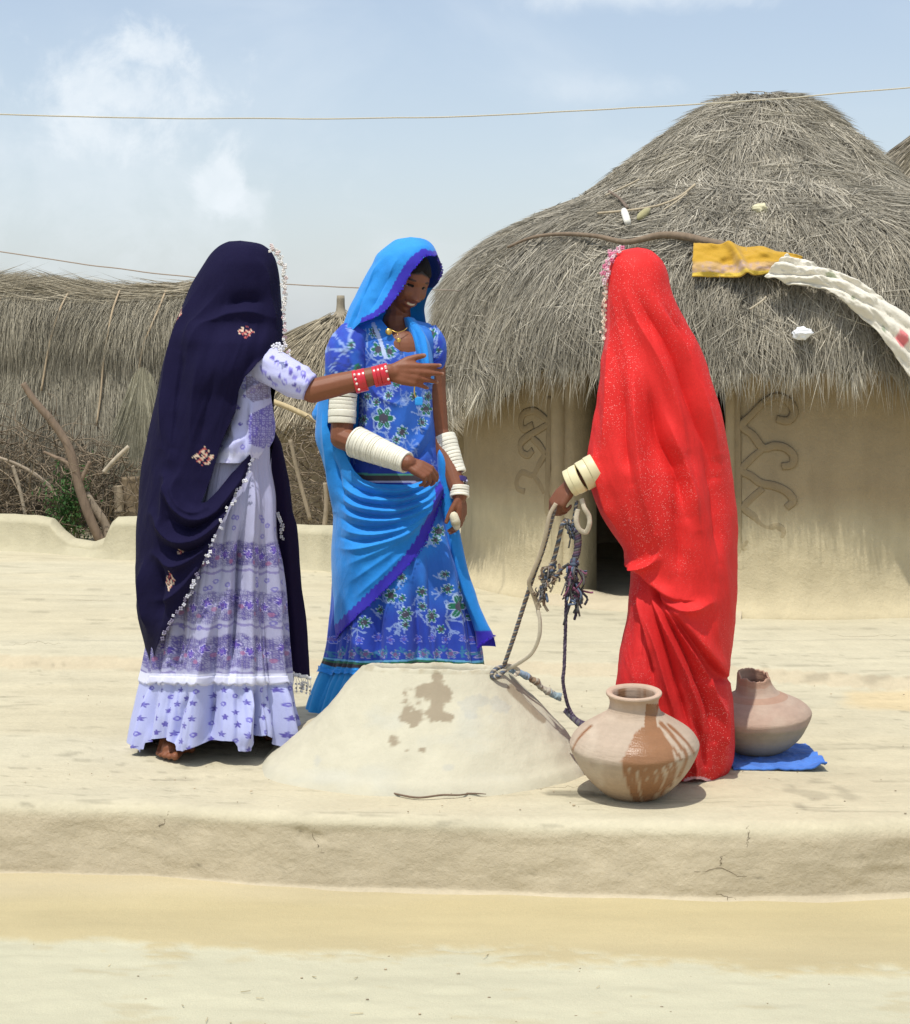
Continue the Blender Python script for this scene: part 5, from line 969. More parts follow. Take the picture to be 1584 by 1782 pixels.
def paint_b(V):
    col = face_paint(V, hcB, RB, SB); q = (V - hcB) @ RB / SB; col = lay(col, ss(q[:, 2] - .050 + .25 * np.abs(q[:, 0]) - .0 * q[:, 1], 0, .01) * (np.abs(q) < .15).all(1), (.012, .009, .009))
    for n_ in nb1 + nb2: col = lay(col, .45 * ss(.0085 - np.linalg.norm(V - n_, axis=1), 0, .004), (.36, .20, .15))
    return col
blue = remesh(mb, 'person', 0.0027, 1, paint_b, (fb1[0] + .1, DB, 0)); tag(blue, 'smiling woman in bright blue veil and blue floral dress behind the well', 'person', 'women round the well')
# hair under the veil
mb = MB()
def hfn(V, S):
    x, y, z = V.T; r = 1 + .012 * np.sin(60 * S[:, 0] + 8 * S[:, 1]); V = V * r[:, None]; lowf = (S[:, 1] > .1) * ss(.62 - .35 * np.abs(S[:, 0]) - S[:, 2], 0, .1); return V * (1 - .14 * lowf)[:, None]
mb.ell(hcB + RB @ np.array([0, -.004, .008]) * SB, np.array([.0765, .099, .1115]) * SB, M=RB, nu=70, nv=40, col=(.006, .0045, .005), fn=hfn); mb.build('hair', M_cord, blue)
SKB = np.array([.016, .262, .76]); SKB2 = np.array([.03, .335, .84]); VIO = np.array([.045, .018, .46])
bord_o = [(752, 437), (736, 433), (724, 440), (711, 451), (701, 466), (692, 481), (685, 494), (673, 516), (664, 530), (650, 543), (632, 551)]
bord_i = [(757, 446), (741, 445), (730, 456), (721, 466), (713, 478), (703, 496), (691, 515), (674, 537), (656, 550), (640, 557)]
keepB = [(500, 400), (780, 400), (780, 430), (757, 446)] + bord_i[1:] + [(626, 562), (612, 576), (600, 592), (588, 612), (580, 645), (573, 690), (570, 740), (580, 770), (597, 782), (606, 800), (618, 820), (632, 834), (655, 842), (690, 843), (716, 843), (745, 834), (757, 818), (766, 795), (777, 790), (790, 800), (790, 830), (782, 848), (772, 853), (766, 872), (757, 900), (747, 925), (738, 946), (715, 978), (690, 1006), (655, 1040), (620, 1073), (590, 1103), (581, 1118), (500, 1118)]
rowsB = [(414.5, 698, 732, .02, .02), (417, 690, 741, .04, .04), (422, 681, 749, .065, .06), (430, 671, 756, .09, .08), (445, 655, 763, .105, .10), (461, 648, 768, .11, .11), (475, 640, 769, .11, .115), (490, 632, 763, .11, .12), (505, 624, 750, .11, .12), (520, 617, 742, .115, .12), (540, 607, 738, .12, .12), (567, 597, 742, .13, .13), (596, 585, 750, .135, .14), (624, 575, 752, .135, .14), (650, 566, 745, .13, .14), (704, 554, 742, .125, .13), (758, 549, 745, .125, .13), (798, 560, 755, .14, .14), (821, 568, 768, .155, .14), (857, 575, 780, .175, .15), (898, 581, 775, .19, .16), (940, 579, 776, .195, .16), (983, 577, 780, .20, .17), (1041, 581, 785, .205, .18), (1085, 579, 790, .21, .19), (1118, 582, 795, .212, .19)]
foldB = [('r', [(672, 440), (655, 468), (640, 500), (622, 545)], 5, .010), ('r', [(660, 460), (646, 490), (632, 520), (612, 570)], 4, -.010), ('r', [(690, 465), (672, 490), (655, 520), (640, 545)], 10, -.012), ('r', [(632, 510), (612, 560), (597, 600)], 7, .008), ('r', [(700, 440), (685, 462), (672, 492), (655, 528)], 7, .006),
         ('r', [(603, 806), (618, 828), (640, 846), (680, 856), (716, 852), (752, 838)], 5, .018), ('r', [(584, 830), (606, 852), (640, 868), (690, 872), (735, 858), (762, 838)], 5, .018), ('r', [(590, 822), (612, 845), (645, 860), (690, 864), (740, 848)], 4, -.014), ('r', [(580, 850), (604, 872), (640, 886), (690, 889), (735, 874), (765, 848)], 6, .020), ('r', [(580, 842), (606, 863), (640, 877), (690, 880), (740, 864)], 4, -.014),
         ('r', [(583, 880), (610, 897), (650, 906), (700, 902), (740, 882), (766, 852)], 6, .018), ('r', [(582, 868), (608, 886), (650, 898), (698, 895), (738, 876)], 4, -.014), ('r', [(582, 912), (615, 927), (655, 930), (705, 918), (745, 888), (768, 856)], 6, .016), ('r', [(584, 897), (615, 914), (655, 918), (704, 908)], 4, -.012),
         ('r', [(580, 952), (615, 956), (655, 948), (704, 930), (745, 896)], 7, .014), ('r', [(582, 932), (618, 941), (655, 938), (700, 924)], 4, -.010), ('r', [(590, 990), (640, 968), (690, 944), (735, 906)], 8, .008), ('r', [(600, 1020), (650, 985), (700, 950)], 6, .005), ('r', [(606, 1050), (660, 1004), (712, 954)], 6, .005), ('r', [(640, 860), (672, 868), (700, 868)], 4, .012), ('r', [(560, 700), (566, 760), (575, 830), (583, 890)], 6, .012), ('r', [(574, 780), (588, 830), (598, 880)], 5, -.012)]
vb = Loft(DB, rowsB, 470, 230, 60, foldB, keep=keepB, noise=.003, nscale=12, seed=5, drape=((.003, .03, .3),))
def col_blue(px, py, U, T):
    c = np.tile(SKB, px.shape + (1,)); c = lay(c, ss(fbm(px * .02, py * .02, 4), -.3, .5) * .5, SKB2); fr = np.sin(T) < 0.05
    m = in_poly(px + .8 * np.sin(py * .9), py + .6 * np.sin(px * .8), [(775, 436)] + bord_o + [(628, 556), (628, 566), (640, 562)] + bord_i[::-1] + [(775, 452)]) & fr; c = lay(c, m * .95, VIO * (1 + 0 * px[..., None]))
    lo = [(772, 853), (766, 872), (757, 900), (747, 925), (738, 946), (715, 978), (690, 1006), (655, 1040), (620, 1073), (590, 1103), (578, 1120)]; d3, _, _ = line_dist(px, py, lo); c = lay(c, (d3 < 16 + 1.5 * np.sin(px * .8)) * fr * .95, VIO); bk = ~fr & (py < 500) & (px > 740); return lay(c, bk * .9, np.array([.02, .02, .16]))  # far inside of the hood coloured dark: its shade is painted on
vb.build('veil', M_veil_blue, blue, col_blue)
lo = [(771, 856), (764, 876), (755, 902), (745, 928), (736, 950), (713, 981), (688, 1008), (653, 1043), (618, 1075), (590, 1103)]; lace_edge(blue, vb.at([a for a, _ in lo], [b for _, b in lo], .003), 90, .0032, [VIO * .8, VIO * 1.2], spread=.5)
lace_edge(blue, vb.at([a for a, _ in bord_i], [b for _, b in bord_i], .002), 64, .0028, [VIO * .8, VIO * 1.2], spread=.5)
p = np.array([P(x, y, DB - .03)[()] for x, y in ((760, 450), (766, 458), (769, 468), (768, 477), (763, 486))]); lace_edge(blue, p, 20, .004, [(.02, .012, .12), (.04, .03, .25)], spread=.6)  # far border lace in darker blue, its shade put into the colour
# loose ruffle of the veil behind her elbow
mb = MB(); 
rowsR = [(700, 552, 590, .03, .03), (722, 546, 590, .05, .03), (740, 552, 590, .04, .03), (758, 548, 594, .05, .03), (780, 560, 596, .045, .03), (810, 564, 602, .05, .03), (850, 574, 604, .05, .03)]
rB = Loft(DB + .03, rowsR, 90, 40, 16, [('r', [(552, 716), (566, 730), (580, 728)], 5, .012), ('r', [(556, 742), (572, 752), (590, 748)], 4, -.012), ('r', [(560, 764), (576, 790), (590, 830)], 5, .012)], noise=.009, nscale=26, seed=9); rB.build('veil_ruffle', M_veil_blue, blue, solid(SKB))
# kurta
rowsKB = [(556, 642, 722, .05, .06), (566, 622, 748, .07, .07), (580, 608, 758, .09, .08), (600, 606, 760, .105, .085), (640, 618, 757, .125, .09), (690, 624, 755, .13, .09), (740, 622, 758, .13, .09), (790, 612, 766, .14, .09), (850, 600, 772, .15, .10)]
neck = [(640, 540), (664, 556), (676, 572), (686, 588), (695, 600), (706, 610), (716, 612), (722, 602), (719, 586), (714, 570), (709, 556), (709, 540)]
kB = Loft(DB, rowsKB, 190, 130, 30, [('r', [(700, 640), (706, 700), (700, 760)], 14, .006), ('r', [(640, 660), (660, 690), (700, 706)], 7, .006), ('r', [(750, 720), (735, 760), (715, 790)], 8, .010), ('r', [(755, 760), (735, 790), (712, 808)], 6, -.008), ('r', [(650, 720), (652, 770), (640, 820)], 8, -.006)], drop=[neck], noise=.005, nscale=13, seed=2)
DK = np.array([.022, .055, .42]); MID = np.array([.022, .125, .54]); GRN = np.array([.012, .16, .09]); MAR = np.array([.075, .035, .10]); WH = np.array([.42, .58, .85])
def scribble(px, py, cx, cy, r, sd):
    m = np.zeros(px.shape)
    for k_ in range(7):                                                # a spray of thin curving strokes
        a = sd * 1.9 + (k_ - 3) * .42; u = ((px - cx) * math.cos(a) + (py - cy) * math.sin(a)) / r; v = (-(px - cx) * math.sin(a) + (py - cy) * math.cos(a)) - (.45 if k_ % 2 else -.3) * u * u * r; m = np.maximum(m, (np.abs(v) < 1.05) * (u > .08) * (u < 1.0))
        m = np.maximum(m, (np.hypot((u - .85) * r, v) < .13 * r) * (np.hypot((u - .85) * r, v) > .13 * r - 1.6))
    return m * 1.0
def floral(px, py, c, spots, sd=0.0):
    for i, (x, y, r) in enumerate(spots): c = lay(c, scribble(px, py, x - r * .9, y + r * .9, r * 1.3, i) * .5, WH)
    for i, (x, y, r) in enumerate(spots): c = flower(c, px, py, x, y, r, 6 + i % 3, GRN, WH, MAR, i * .7, .92)
    return c
def col_kb(px, py, U, T):
    c = np.tile(DK, px.shape + (1,)); c = lay(c, ss(fbm(px * .018, py * .018, 2), -.25, .35), MID); c = lay(c, ss(py, 650, 560) * .45, SKB2); c = lay(c, ss(py, 770, 815) * .8, DK * .8)
    for i in range(34): c = lay(c, scribble(px, py, 610 + 150 * rng.random(), 600 + 210 * rng.random(), 9 + 6 * rng.random(), i) * .28, WH)
    c = floral(px, py, c, [(668, 728, 22), (700, 752, 13), (690, 765, 9), (658, 608, 15), (678, 612, 14), (652, 578, 12), (742, 712, 13), (745, 690, 10), (640, 690, 8), (655, 700, 9), (676, 688, 9), (690, 668, 8), (720, 690, 9), (632, 730, 10), (735, 735, 9), (700, 640, 8)])
    c = lay(c, np.abs(line_dist(px, py, [(650, 564), (662, 592), (671, 622)])[0]) < 3.2, (.45, .55, .80)); st = py - (832 + .012 * (px - 670)); c = lay(c, (np.abs(st) < 5.5) * 1.0, (.055, .045, .055)); c = lay(c, (np.abs(st + 6.5) < 1.6) * 1.0, (.07, .30, .22)); return lay(c, (np.abs(st - 6.5) < 1.6) * 1.0, (.42, .45, .7))
kB.build('kurta', M_print, blue, col_kb, cap=False)
for ln_, rad, sp in (([P(622, 580, 5.80)[()], P(604, 612, 5.77)[()], P(600, 650, 5.745)[()], P(598, 672, 5.74)[()]], [.058, .071, .066, .049], 0), ([P(744, 576, 5.83)[()], P(757, 596, 5.82)[()], P(760, 622, 5.82)[()], P(757, 640, 5.82)[()]], [.035, .036, .034, .026], 1)):
    mb = MB(); p = smooth_path(ln_, 50); t = np.linspace(0, 1, 50); k = 48; mb.tube(p, np.interp(t, np.linspace(0, 1, 4), rad), k, DK); V = mb.V[0]; an = np.tile(np.linspace(0, 2 * math.pi, k, endpoint=False), 50); tt_ = np.repeat(t, k); ctr = np.repeat(p, k, 0)
    V[:50 * k] = ctr + (V[:50 * k] - ctr) * (1 + .06 * np.abs(np.sin(5 * an + 2 * tt_)) + .06 * fbm(an, tt_ * 5, 6))[:, None]; px, py = pix(V); c = lay(np.tile(DK, (len(V), 1)), ss(fbm(px * .05, py * .05, 1), -.2, .3) * .7, MID); c = lay(c, scribble(px, py, 604 if not sp else 757, 610, 46, 2) * .5, WH); c = lay(c, scribble(px, py, 612 if not sp else 752, 640, 34, 5) * .5, (.02, .03, .09))
    c = floral(px, py, c, [(590, 655, 10), (612, 600, 9), (622, 640, 9)] if not sp else [(752, 580, 11), (764, 610, 6)]); mb.C[0] = c; mb.build('sleeve', M_print, blue)
# fold of the veil over her left shoulder
rowsF = [(553, 702, 720, .06, .0), (575, 706, 741, .085, .0), (600, 712, 751, .11, .0), (630, 724, 755, .13, .0), (655, 736, 757, .138, .0), (668, 744, 757, .138, .0)]
fBl = Loft(DB, rowsF, 100, 60, 12, [('r', [(716, 565), (728, 590), (735, 640)], 4, -.008), ('r', [(722, 562), (738, 590), (746, 650)], 4, .008)], noise=.004, seed=3); fBl.build('veil_fold', M_veil_blue, blue, solid(SKB))
# skirt
rowsSB = [(838, 604, 770, .11, .11), (862, 590, 775, .14, .13), (900, 588, 784, .16, .14), (950, 586, 796, .17, .15), (1000, 586, 808, .18, .16), (1050, 585, 818, .185, .17), (1100, 583, 826, .19, .18), (1150, 576, 834, .195, .18), (1170, 568, 837, .20, .18), (1200, 557, 840, .205, .19), (1254, 543, 844, .21, .19)]
def plB(T, Y):
    r = np.zeros(T.shape)
    for kf, a, ph, dr in ((8, .012, 1.2, .25), (13, .009, 3.1, -.2), (23, .004, .5, .4)): r += a * (np.abs(np.sin(kf * T / 2 + ph + dr * (Y - 1000) / 300)) - .5)
    return r * (.6 + 2.1 * ss(Y, 850, 1200)) - .006 * ss(Y, 1166, 1170) + .012 * ss(Y, 1172, 1240) * (.6 + .4 * np.sin(19 * T))
sB = Loft(DB, rowsSB, 330, 230, 50, [('r', [(724, 1000), (728, 1080), (734, 1160)], 9, -.022), ('r', [(700, 1010), (704, 1090), (712, 1165)], 10, .012), ('r', [(760, 930), (772, 1020), (778, 1100)], 10, .012), ('r', [(744, 960), (748, 1060), (752, 1150)], 6, -.010), ('r', [(790, 1000), (806, 1080), (815, 1155)], 8, -.01), ('r', [(610, 1110), (640, 1130), (670, 1150)], 10, .006)], plB, noise=.003, nscale=10, seed=7)
def col_sb(px, py, U, T):
    c = np.tile(MID * np.array([1, 1.1, 1.0]), px.shape + (1,)); c = lay(c, ss(fbm(px * .03, py * .015, 2), -.3, .4) * .5, SKB); c = lay(c, ss(py, 1000, 1085) * .95, DK)
    c = floral(px, py, c, [(795, 1055, 24), (805, 1020, 13), (775, 1025, 10), (752, 1072, 14), (706, 1068, 16), (706, 1085, 9), (681, 1036, 14), (734, 1030, 11), (762, 925, 13), (758, 940, 9), (700, 1005, 9), (638, 1082, 12), (822, 1072, 9), (660, 1062, 9), (735, 1055, 9), (768, 1095, 9), (770, 1000, 8), (700, 1040, 8)])
    for i, u in enumerate(np.arange(560, 860, 24.0)):
        c = flower(c, px, py, u, 1110 + 3 * (i % 2), 8, 5, DK * 1.4, (.30, .34, .68), (.13, .1, .4), i); c = flower(c, px, py, u + 9, 1138, 9, 5, (.05, .16, .33), (.33, .30, .55), (.2, .08, .25), i * 1.3); c = lay(c, scribble(px, py, u - 5, 1134, 10, i) * .5, (.05, .30, .30))
    wob = 2.5 * np.sin(px * .035 + 1); y = py + wob
    c = lay(c, (np.abs(y - 1149) < 1.6) * 1.0, (.12, .38, .60)); c = lay(c, (np.abs(y - 1153) < 2.2) * 1.0, (.02, .13, .07)); c = lay(c, (np.abs(y - 1158.5) < 3.6) * 1.0, (.03, .022, .03)); c = lay(c, (y > 1162) * 1.0, SKB * np.array([1, 1.0, .82])); return c
sB.build('skirt', M_print, blue, col_sb, cap=False)
uu = np.linspace(566, 840, 60); q = sB.at(uu, 1172 + 2 * np.sin(uu * .3), .004); ribbon(blue, sB, np.linspace(562, 838, 150), 1166, lambda x: 1172 + 3.5 * np.abs(np.sin(x * .21)) + 2 * np.sin(x * .05), 'gathered_seam', M_print, SKB, 0, .005)
# free end of the veil hanging at her left side
rowsE = [(784, 762, 768, .02, .02), (792, 760, 773, .03, .02), (812, 760, 782, .035, .02), (850, 764, 791, .035, .02), (890, 768, 796, .035, .02), (945, 776, 803, .035, .02), (1000, 792, 817, .035, .02), (1027, 800, 827, .035, .02), (1055, 810, 836, .035, .02), (1082, 820, 848, .035, .02), (1105, 827, 859, .035, .02), (1126, 830, 863, .035, .02)]
eB = Loft(DB - .06, rowsE, 140, 40, 16, [('r', [(776, 860), (786, 940), (806, 1020), (836, 1100)], 5, .007)], keep=[(740, 780), (880, 780), (880, 1094), (862, 1106), (850, 1116), (841, 1120), (834, 1128), (740, 1128)], noise=.003)
eB.build('veil_end', M_veil_blue, blue, lambda px, py, U, T: lay(np.tile(SKB, px.shape + (1,)), (py > 1098 + .0 * px) * .95, VIO)); lace_edge(blue, eB.at([832, 840, 848, 860], [1125, 1118, 1114, 1105], .002), 16, .004, [VIO * .8, VIO * 1.1], hang=.012)
# ivory bangles from shoulder to wrist on both arms
IV = (.74, .72, .60)
bangles(blue, P(598, 684, 5.74)[()], P(596, 712, 5.735)[()], .048, .047, 4, M_white, IV, gap=.05); bangles(blue, P(596, 714, 5.735)[()], P(595, 737, 5.73)[()], .0485, .047, 2, M_white, IV, gap=.04, wob=.03)
bangles(blue, P(619, 769, 5.69)[()], P(708, 805, 5.575)[()], .0545, .0365, 24, M_white, IV, gap=.04, wob=.012)
bangles(blue, P(757, 655, 5.85)[()], P(761, 734, 5.84)[()], .034, .036, 5, M_white, IV, gap=.04); bangles(blue, P(774, 760, 5.81)[()], P(795, 824, 5.765)[()], .039, .034, 11, M_white, IV, gap=.05, wob=.02)
bangles(blue, P(798, 832, 5.755)[()], P(799, 843, 5.745)[()], .030, .030, 1, M_red_bangle, (.035, .02, .12)); bangles(blue, P(800, 846, 5.735)[()], P(800, 865, 5.72)[()], .0335, .033, 4, M_white, IV, gap=.08, wob=.05)
mb = MB()
for k_ in range(5): mb.ell(P(788 + 6.2 * k_, 837, 5.755 - .031 + .003 * abs(k_ - 2))[()], (.003, .003, .005), nu=6, nv=4, col=(.5, .5, .62))
mb.build('bangle_beads', M_lace, blue)['kind'] = 'stuff'
# jewellery
mb = MB(); mb.lathe([(0.0001, -.004), (.009, -.0045), (.0125, -.001), (.011, .003), (.004, .005), (.0001, .005)], P(677, 577, DB - .105)[()], 22, frame((0.2, -1, .15), (0, 0, 1))[:, [0, 2, 1]]); mb.build('gold_disc', M_gold, blue)
ch = smooth_path([P(x, y, d) for x, y, d in ((682, 575, 5.725), (692, 578, 5.72), (703, 575, 5.73), (709, 570, 5.74))], 24); mb = MB()
mb.tube(ch, .0011, 5)
mb.lathe([(.0001, -.002), (.006, -.0025), (.0085, 0), (.006, .0025), (.0001, .002)], P(694, 592, DB - .125)[()], 16, frame((0, -1, 0), (0, 0, 1))[:, [0, 2, 1]] * np.array([1, 1.0, 1])); mb.tube([P(692, 579, 5.718), P(693, 585, 5.71)], .0012, 5); mb.build('necklace', M_gold, blue)
mb = MB(); mb.tube(smooth_path([P(722, 668, 5.69), P(721, 684, 5.685), P(724, 692, 5.683)], 8), .0025, 6); mb.build('pendant_cord', M_gold, blue)
mb = MB(); c_ = P(729, 698, 5.685)[()]; mb.ell(c_, (.0135, .004, .0145), nu=24, nv=12, col=SKB2, fn=lambda V, S: np.sign(V) * np.abs(S) ** .35 * np.array([.0135, .004, .0145])); mb.build('pendant', M_print, blue)
mb = MB(); c_ = smooth_path([P(787, 892, 5.695), P(792, 905, 5.69), P(796, 922, 5.69)], 12); mb.tube(c_, np.interp(np.linspace(0, 1, 12), [0, .2, .7, 1], [.010, .0165, .0165, .008]), 12, np.array([[.62, .58, .42]] * 7 + [[.45, .40, .25]] * 2 + [[.62, .58, .42]] * 3)); o = mb.build('cloth_roll', M_cloth, origin=c_[6]); tag(o, 'small cream roll held in the smiling woman\'s lowered hand', 'cloth')
# ------------------------------------------------------------------ the woman in red
DR = 4.95
hcR = P(1104, 500, DR)[()]; RR = frame((-.90, .25, -.22), (-.1, 0, 1)); mb = MB(); head_shape(mb, hcR, RR)
fr1, fr2 = P(1190, 1350, 4.93)[()], P(1150, 1335, 5.02)[()]; fr1[2] = fr2[2] = .004
trunk(mb, P(1118, 565, DR)[()], P(1150, 660, DR)[()], P(1160, 770, DR)[()], P(1180, 880, DR)[()], [fr2, fr1], np.array([-.6, .8, 0]))
s3, e3, w3 = P(1110, 640, 4.86)[()], P(1085, 795, 4.86)[()], P(996, 842, 4.875)[()]
mb.chain([P(1130, 620, DR)[()], s3, (s3 + e3) / 2, e3, e3 * .6 + w3 * .4, w3], [.06, .05, .042, .037, .034, .026])
hand(mb, w3 + np.array([0, 0, 0]), (-.62, -.10, -.78), (-.62, -.55, .56), side=-1, sc=.88, curls=((40, 58, 40), (52, 66, 44), (60, 72, 46), (68, 76, 48)), spread=0, thumb=(.66, .30, -.62), tcurl=22, wr=.029)
red = remesh(mb, 'person', 0.0042, 3, lambda V: np.tile(SKIN * .95, (len(V), 1)), (fr1[0], DR, 0)); tag(red, 'woman wrapped from head to foot in a glittering red veil, holding the ropes', 'person', 'women round the well')
rowsR = [(432, 1095, 1126, .03, .03), (435, 1085, 1134, .05, .05), (441, 1073, 1142, .075, .07), (455, 1063, 1155, .105, .10), (475, 1059, 1163, .12, .12), (500, 1057, 1168, .13, .12), (530, 1056, 1179, .135, .13), (560, 1055, 1195, .14, .13), (600, 1052, 1218, .155, .14), (650, 1046, 1236, .17, .15), (700, 1038, 1252, .18, .15), (750, 1031, 1263, .19, .15), (800, 1026, 1270, .195, .15), (830, 1028, 1275, .20, .15), (870, 1038, 1281, .20, .15), (900, 1050, 1285, .20, .16), (930, 1066, 1287, .195, .16), (960, 1086, 1286, .19, .16), (990, 1097, 1285, .185, .16), (1020, 1099, 1284, .18, .16), (1050, 1095, 1282, .18, .16), (1090, 1090, 1278, .18, .16), (1120, 1085, 1274, .18, .16), (1150, 1080, 1268, .18, .16), (1178, 1075, 1262, .18, .16), (1194, 1073, 1271, .18, .16), (1230, 1074, 1275, .175, .16), (1270, 1082, 1277, .17, .15), (1310, 1098, 1274, .16, .15), (1340, 1122, 1266, .15, .14), (1366, 1152, 1254, .13, .12)]
foldR = [('r', [(1096, 487), (1129, 549), (1161, 595), (1188, 654), (1204, 703), (1231, 770), (1250, 830)], 10, -.016), ('r', [(1118, 480), (1150, 545), (1185, 605), (1210, 665), (1228, 720), (1250, 790)], 10, .014), ('r', [(1145, 522), (1182, 571), (1212, 640), (1235, 700)], 8, -.010), ('r', [(1080, 480), (1110, 560), (1145, 625), (1175, 700), (1195, 780)], 12, .012),
         ('r', [(1123, 644), (1134, 703), (1147, 765), (1177, 819), (1195, 900)], 14, -.020), ('r', [(1100, 600), (1105, 680), (1110, 760), (1120, 850), (1140, 930)], 14, .016), ('r', [(1085, 640), (1084, 700), (1086, 770), (1100, 840)], 10, -.012), ('r', [(1060, 560), (1062, 640), (1058, 720), (1050, 790)], 12, .010), ('r', [(1150, 700), (1175, 770), (1200, 840), (1215, 920)], 12, .014), ('r', [(1215, 760), (1240, 830), (1250, 900), (1252, 980)], 14, -.012), ('r', [(1170, 850), (1180, 920), (1182, 1000)], 14, -.010),
         ('r', [(1034, 770), (1044, 820), (1056, 870), (1075, 920)], 8, .012), ('r', [(1150, 960), (1135, 980), (1110, 985), (1090, 968)], 8, .018), ('s', [(1092, 962), (1110, 985), (1126, 1008), (1148, 1030), (1170, 1043), (1186, 1044)], 7, .012), ('r', [(1140, 1030), (1170, 1056), (1200, 1060), (1235, 1048)], 11, .016), ('r', [(1126, 1012), (1150, 1050), (1186, 1064)], 6, -.014),
         ('r', [(1112, 1000), (1122, 1060), (1130, 1110), (1136, 1160)], 6, .013), ('r', [(1104, 1005), (1110, 1070), (1114, 1140)], 6, -.010), ('r', [(1120, 1010), (1142, 1080), (1166, 1150), (1190, 1230), (1205, 1290)], 6, -.013), ('r', [(1118, 1006), (1150, 1075), (1178, 1140), (1205, 1210), (1226, 1275)], 6, .014), ('r', [(1130, 1016), (1168, 1090), (1204, 1160), (1232, 1230), (1244, 1290)], 6, -.013), ('r', [(1134, 1018), (1180, 1095), (1222, 1168), (1250, 1240), (1256, 1290)], 6, .013), ('r', [(1112, 1020), (1136, 1100), (1156, 1180), (1178, 1260)], 6, .012), ('r', [(1106, 1030), (1124, 1120), (1140, 1200)], 6, -.010),
         ('s', [(1150, 1040), (1190, 1090), (1224, 1134), (1250, 1168), (1270, 1192)], 8, .014), ('r', [(1240, 1200), (1258, 1250), (1256, 1310)], 8, .010), ('r', [(1200, 1230), (1225, 1290), (1230, 1350)], 8, -.012), ('r', [(1180, 1250), (1205, 1310), (1212, 1360)], 8, .012)]
foldR = [(k_, p_, w_, a_ * 1.5) for k_, p_, w_, a_ in foldR]
vr = Loft(DR, rowsR, 520, 240, 60, foldR, keep=[(1000, 420), (1300, 420), (1300, 1355), (1256, 1357), (1248, 1365), (1236, 1362), (1222, 1357), (1210, 1354), (1195, 1359), (1000, 1368)], noise=.005, nscale=8, seed=1, drape=((.008, .02, -.22), (.003, .05, -.2)))
RED = np.array([.70, .024, .022])
def col_red(px, py, U, T):
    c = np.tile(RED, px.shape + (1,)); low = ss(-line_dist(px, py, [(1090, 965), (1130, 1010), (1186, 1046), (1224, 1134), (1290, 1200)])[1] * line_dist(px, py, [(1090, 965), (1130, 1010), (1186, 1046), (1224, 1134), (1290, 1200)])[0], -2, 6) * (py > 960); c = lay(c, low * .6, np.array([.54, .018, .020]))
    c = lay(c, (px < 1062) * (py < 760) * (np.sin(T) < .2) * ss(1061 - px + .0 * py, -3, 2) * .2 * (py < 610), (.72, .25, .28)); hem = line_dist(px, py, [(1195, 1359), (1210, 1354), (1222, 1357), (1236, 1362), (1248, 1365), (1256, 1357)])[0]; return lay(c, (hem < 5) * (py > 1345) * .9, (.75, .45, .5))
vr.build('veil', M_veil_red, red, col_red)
# under-skirt showing at the hem
mb = MB(); t = np.linspace(0, 2 * math.pi, 60, endpoint=False); c_ = P(1205, 1350, 4.94)[()]
mb.lathe([(.06, .20), (.075, .08), (.080, .006), (.076, .002)], (c_[0], 4.94, .003), 40, np.diag([1.0, 1.0, 1.0]), (.14, .01, .02), fn=lambda V: V * (1 + .05 * np.sin(9 * np.arctan2(V[:, 1], V[:, 0])))[:, None] ** np.array([1, 1, 0])); mb.build('underskirt', M_print, red)
p = np.array([P(x, y, 4.90)[()] for x, y in ((1078, 434), (1068, 441), (1060, 452), (1056, 468), (1054, 490))]); lace_edge(red, p, 52, .006, [(.66, .20, .32), (.72, .36, .46), (.78, .62, .66)], spread=.8, name='pink_trim')
p = np.array([P(x, y, 4.91)[()] for x, y in ((1054, 490), (1052, 512), (1051, 535), (1052, 560), (1050, 590))]); lace_edge(red, p, 58, .0045, [(.76, .66, .52), (.78, .72, .62), (.66, .5, .42)], spread=.85, name='cream_trim')
bangles(red, P(1040, 815, 4.86)[()], P(1012, 830, 4.86)[()], .0455, .044, 2, M_white, (.66, .59, .36), gap=.02, wob=.03, k=40); bangles(red, P(1011, 831, 4.862)[()], P(990, 842, 4.87)[()], .0435, .0405, 2, M_white, (.66, .59, .36), gap=.02, wob=.03, k=40)

# ------------------------------------------------------------------ the mud well head
WC = P(755, 1300, 5.07)[()]; wx, wy = WC[0], 5.07
nt_, ns_ = 260, 90; th = np.linspace(0, 2 * math.pi, nt_, endpoint=False); s = np.linspace(0, 1, ns_)
T2, S2 = np.meshgrid(th, s); ca, sa = np.cos(T2), np.sin(T2)
rx_top, ry_top = .226, .128; left = ss(-ca, -.2, .9); rx_bot = .485 + .04 * left; ry_bot = .385
pw = S2 ** 1.12; prof_r_ = S2; zt = .279 + .014 * (-sa) - .014 * ca * .3; Z = zt * (1 - S2) ** (1.0 + .16 * left) * (1 - .05 * np.sin(math.pi * S2))
Z = Z - .022 * ss(S2, .9, 1.0)
RX = rx_top + (rx_bot - rx_top) * S2 ** .95 + .02 * ss(S2, .85, 1); RY = ry_top + (ry_bot - ry_top) * S2 + .02 * ss(S2, .85, 1)
nz_ = fbm(ca * 2.2 + 4, sa * 2.2, S2 * 2.5, 4); X = wx + .004 + RX * ca * (1 + .03 * nz_); Y = wy + RY * sa * (1 + .03 * nz_); Z = Z + .007 * nz_ * ss(S2, 0, .1) + .002
V = np.stack([X, Y, Z], -1)
